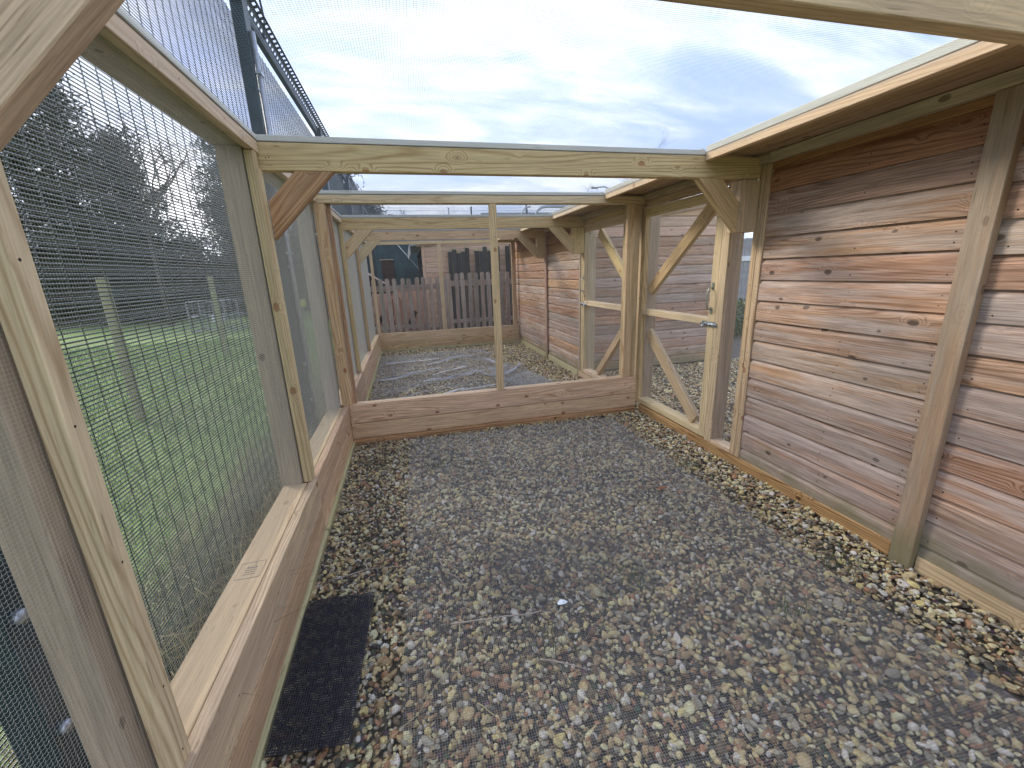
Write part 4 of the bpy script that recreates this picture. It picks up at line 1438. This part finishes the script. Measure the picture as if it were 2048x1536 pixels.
# peach shed with windows on its left side
bs = thing('shed', 'peach brown shiplap shed behind the picket fence with paned side windows', 'shed', (2.0, 13.0, 0))
shiplap(bs, 'x', 12.0, -1, (0.58, 4.2), 0.05, 2.42, 0.137, lambda i, n: M['peach'])
board('corner_trim', bs, (0.50, 0.575), (11.965, 12.03), (0.0, 2.32), M['peach'])
board('side_wall', bs, (0.53, 0.56), (12.035, 16.0), (0.0, 2.22), M['greyfence'])
for yy in (12.15, 13.55, 14.95):
    for j in range(4):
        for k in range(2):
            y0 = yy + k * 0.62
            z0 = 0.28 + j * 0.47
            board('window_pane', bs, (0.518, 0.527), (y0 + 0.03, y0 + 0.59), (z0 + 0.03, z0 + 0.44), M['glass'], 0.001)
    board('window_post', bs, (0.50, 0.529), (yy - 0.03, yy + 0.02), (0.2, 2.2), M['dark'])
    board('window_post', bs, (0.50, 0.529), (yy + 0.605, yy + 0.635), (0.2, 2.2), M['dark'])
    for j in range(5):
        board('glazing_bar', bs, (0.505, 0.5175), (yy + 0.022, yy + 0.603), (0.26 + j * 0.47, 0.285 + j * 0.47), M['dark'])
        board('glazing_bar', bs, (0.505, 0.5175), (yy + 0.637, yy + 1.32), (0.26 + j * 0.47, 0.285 + j * 0.47), M['dark'])
strut('verge_board', bs, (0.36, 11.93, 2.30), (4.3, 11.93, 2.76), 0.13, 0.03, (0, 1, 0), M['peach'])
strut('roof', bs, (0.22, 14.0, 2.28), (4.4, 14.0, 2.86), 4.3, 0.06, (0, 0, 1), M['roofing'])
board('eave_fascia', bs, (0.19, 0.215), (11.86, 16.1), (2.04, 2.30), M['roofing'])

# black planks leaning on it
def plank_stack(x0, n, w, h, seed, label):
    rs = random.Random(seed)
    t = thing('plank_stack', label, 'planks', (x0 + n * w / 2, 11.6, 0), 'stacks of black stained planks leaning on the shed')
    for k in range(n):
        x = x0 + w * (k + 0.5)
        hh = h + rs.uniform(-0.06, 0.10)
        sh = 0.10 + rs.uniform(-.03, .03)
        strut('plank', t, (x - sh, 11.35, 0.0), (x, 11.90 - 0.03 * (k % 2), hh), w - 0.012, 0.022, (0, 1, 0), M['black'])
        if rs.random() < 0.7:
            strut('plank', t, (x - sh, 11.39, 0.0), (x, 11.94 - 0.03 * (k % 2), hh + 0.05), w - 0.01, 0.022, (0, 1, 0), M['cutend'])


plank_stack(1.20, 5, 0.118, 2.10, 3, 'left stack of black stained planks leaning on the peach shed')
plank_stack(1.93, 6, 0.118, 2.11, 4, 'middle stack of black stained planks leaning on the peach shed')
plank_stack(2.80, 4, 0.118, 2.16, 5, 'right stack of black stained planks, partly behind the end stud')

# windbreak net, hutch roof, brown cupboard
wb = thing('windbreak', 'tall dark teal windbreak net on posts behind the picket fence and shed', 'windbreak', (-3.0, 17.0, 0))
for x in (-2.9, -1.6, -0.4, 1.6):
    board('post', wb, (x - 0.03, x + 0.03), (16.93, 16.99), (0, 2.95), M['fencepost'])
V, F = [], []
nx, nz = 80, 8
for j in range(nz + 1):
    for i in range(nx + 1):
        x = -3 + 5.0 * i / nx
        V.append((x, 17.02 + 0.05 * math.sin(x * 3.4), 0.02 + 2.9 * j / nz))
for j in range(nz):
    for i in range(nx):
        a_ = j * (nx + 1) + i
        F.append((a_, a_ + 1, a_ + nx + 2, a_ + nx + 1))
link('net', mesh('net', V, F, True), wb, M['teal'])
strut('guy_rope', wb, (-0.4, 16.9, 2.95), (1.35, 14.8, 0.6), 0.015, 0.015, (0, 1, 0), M['whitep'])
t = thing('cupboard', 'tall narrow dark brown cupboard standing in front of the teal windbreak', 'cupboard', (-0.45, 14.0, 0))
board('case', t, (-0.66, -0.31), (13.9, 14.2), (0.0, 1.98), M['brownbox'])
for k in range(9):
    board('slat', t, (-0.655, -0.315), (13.885, 13.897), (0.15 + k * 0.2, 0.31 + k * 0.2), M['brownbox'])
board('lid', t, (-0.69, -0.28), (13.86, 14.22), (1.982, 2.01), M['picket'])
t = thing('hutch', 'small hutch with a grey gabled roof peeping over the left end of the picket fence', 'hutch', (-0.95, 11.2, 0))
board('body', t, (-1.25, -0.62), (10.9, 11.5), (0.0, 1.30), M['brownbox'])
strut('roof_slope', t, (-0.93, 11.2, 1.62), (-1.33, 11.2, 1.36), 0.75, 0.02, (0.5, 0, 1), M['picket'])
strut('roof_slope', t, (-0.93, 11.2, 1.62), (-0.50, 11.2, 1.33), 0.75, 0.02, (-0.5, 0, 1), M['picket'])
V = [(-1.28, 10.91, 1.30), (-0.58, 10.91, 1.30), (-0.93, 10.91, 1.58)]
V += [(a_, 10.94, c_) for a_, _, c_ in V]
link('gable', mesh('gable', V, [(0, 1, 2), (5, 4, 3), (0, 3, 4, 1), (1, 4, 5, 2), (2, 5, 3, 0)]), t, M['brownbox'])

# security fence on the skyline
sf = thing('skyline_fence', 'high wire fence with a rail and bent steel tubes on the skyline', 'fence', (3.0, 17.6, 0))
tb = Tubes(6)
tb.add([(1.92, 17.6, 0), (1.92, 17.6, 4.02)], 0.03)
tb.build('post', M['galv'], sf)
tb = Tubes(6)
tb.add([(2.82, 17.6, 0), (2.82, 17.6, 4.05)], 0.055, 0.035)
tb.build('post', M['fencepost'], sf)
tb = Tubes(6)
tb.add([(0.2, 17.6, 0), (0.2, 17.6, 3.9)], 0.03)
tb.build('post', M['galv'], sf)
tb = Tubes(6)
tb.add([(5.12, 17.6, 0), (5.12, 17.6, 3.8), (5.10, 17.6, 4.12)], 0.075, 0.03)
tb.build('post', M['fencepost'], sf)
tb = Tubes(7)
tb.add([(3.2, 17.6, 3.80), (7.5, 17.6, 3.80)], 0.035)
tb.build('rail', M['galv'], sf)
tb = Tubes(7)
tb.add([(4.82, 17.5, 0), (4.82, 17.5, 3.55), (4.88, 17.5, 3.8), (5.02, 17.5, 3.98), (5.25, 17.5, 4.05)], 0.03)
tb.build('bent_tube', M['galv'], sf)
tb = Tubes(8)
tb.add([(5.42, 17.5, 0), (5.42, 17.5, 3.6), (5.52, 17.5, 3.86), (5.72, 17.5, 4.01), (6.0, 17.5, 4.04), (8.2, 17.5, 4.04)], 0.06)
tb.build('bent_tube', M['galv'], sf)
sp = [((x, 17.62, 0.1), (x, 17.62, 3.72)) for x in np.arange(-0.8, 8.5, 0.10)] + [((-0.8, 17.62, z), (8.5, 17.62, z)) for z in (3.72, 3.6, 3.4, 3.2, 3.0)]
Vw, Fw = prism_wires(sp, 0.005)
link('fence_mesh', npmesh('fence_mesh', Vw, Fw), sf, M['galv'], kind='stuff')
tb = Tubes(3)
for z in (3.92, 4.02):
    tb.add([(-0.8, 17.62, z), (2.5, 17.62, z - .015), (8.5, 17.62, z)], 0.006)
tb.build('strand_wires', M['galv'], sf, kind='stuff')

# beyond the door gap
gf = thing('boarded_fence', 'pale grey close boarded fence seen through the gap beside the door', 'fence', (7.4, 8.5, 0))
for k in range(26):
    board('board', gf, (5.6 + k * 0.125, 5.6 + k * 0.125 + 0.12), (8.50, 8.52), (0.0, 2.05 + random.uniform(-.01, .01)), M['greyfence'])
board('rail', gf, (5.6, 8.8), (8.47, 8.498), (1.55, 1.66), M['whitep'])
board('rail', gf, (5.6, 8.8), (8.47, 8.498), (0.55, 0.62), M['lime'])
t = thing('shrub', 'low green shrub in front of the grey fence outside the door gap', 'shrub', (6.6, 7.6, 0))
leafmass('foliage', [((5.9, 7.5), (7.2, 8.2), (0.0, 0.75))], 5000, M['shrub'], '', '', 0.05, 9, None, t)
tb = Tubes(5)
for k in range(6):
    tb.add([(6.4 + k * 0.1, 7.7, 0), (6.2 + k * 0.2, 7.7, 0.45)], 0.012, 0.005)
tb.build('stems', M['bark'], t)


# faded grade stamp printed on the sill plank
def stamp(txt, loc, size, rz, parent):
    cu = bpy.data.curves.new('stamp', 'FONT')
    cu.body = txt
    cu.size = size
    cu.align_x = 'CENTER'
    cu.extrude = 0.0
    cu.materials.append(M['ink'])
    tmp = bpy.data.objects.new('tmp', cu)
    COL.objects.link(tmp)
    me = bpy.data.meshes.new_from_object(tmp.evaluated_get(bpy.context.evaluated_depsgraph_get()))
    bpy.data.objects.remove(tmp)
    mw = Matrix.Translation(loc) @ Matrix.Rotation(rz, 4, 'Z')
    o = link('grade_stamp', me, parent, mw=mw)
    return o


stamp('C24', (-0.712, 1.66, 0.3842), 0.022, R(178), av)
tb = Tubes(4)
ring = [(-0.757, 1.685), (-0.668, 1.685), (-0.668, 1.585), (-0.757, 1.585), (-0.757, 1.685)]
for (x1, y1), (x2, y2) in zip(ring, ring[1:]):
    tb.add([(x1, y1, 0.3838), (x2, y2, 0.3838)], 0.0007)
for k in range(4):
    tb.add([(-0.735, 1.648 - k * 0.013, 0.3838), (-0.690, 1.648 - k * 0.013, 0.3838)], 0.0008)
tb.build('grade_stamp', M['ink'], av)
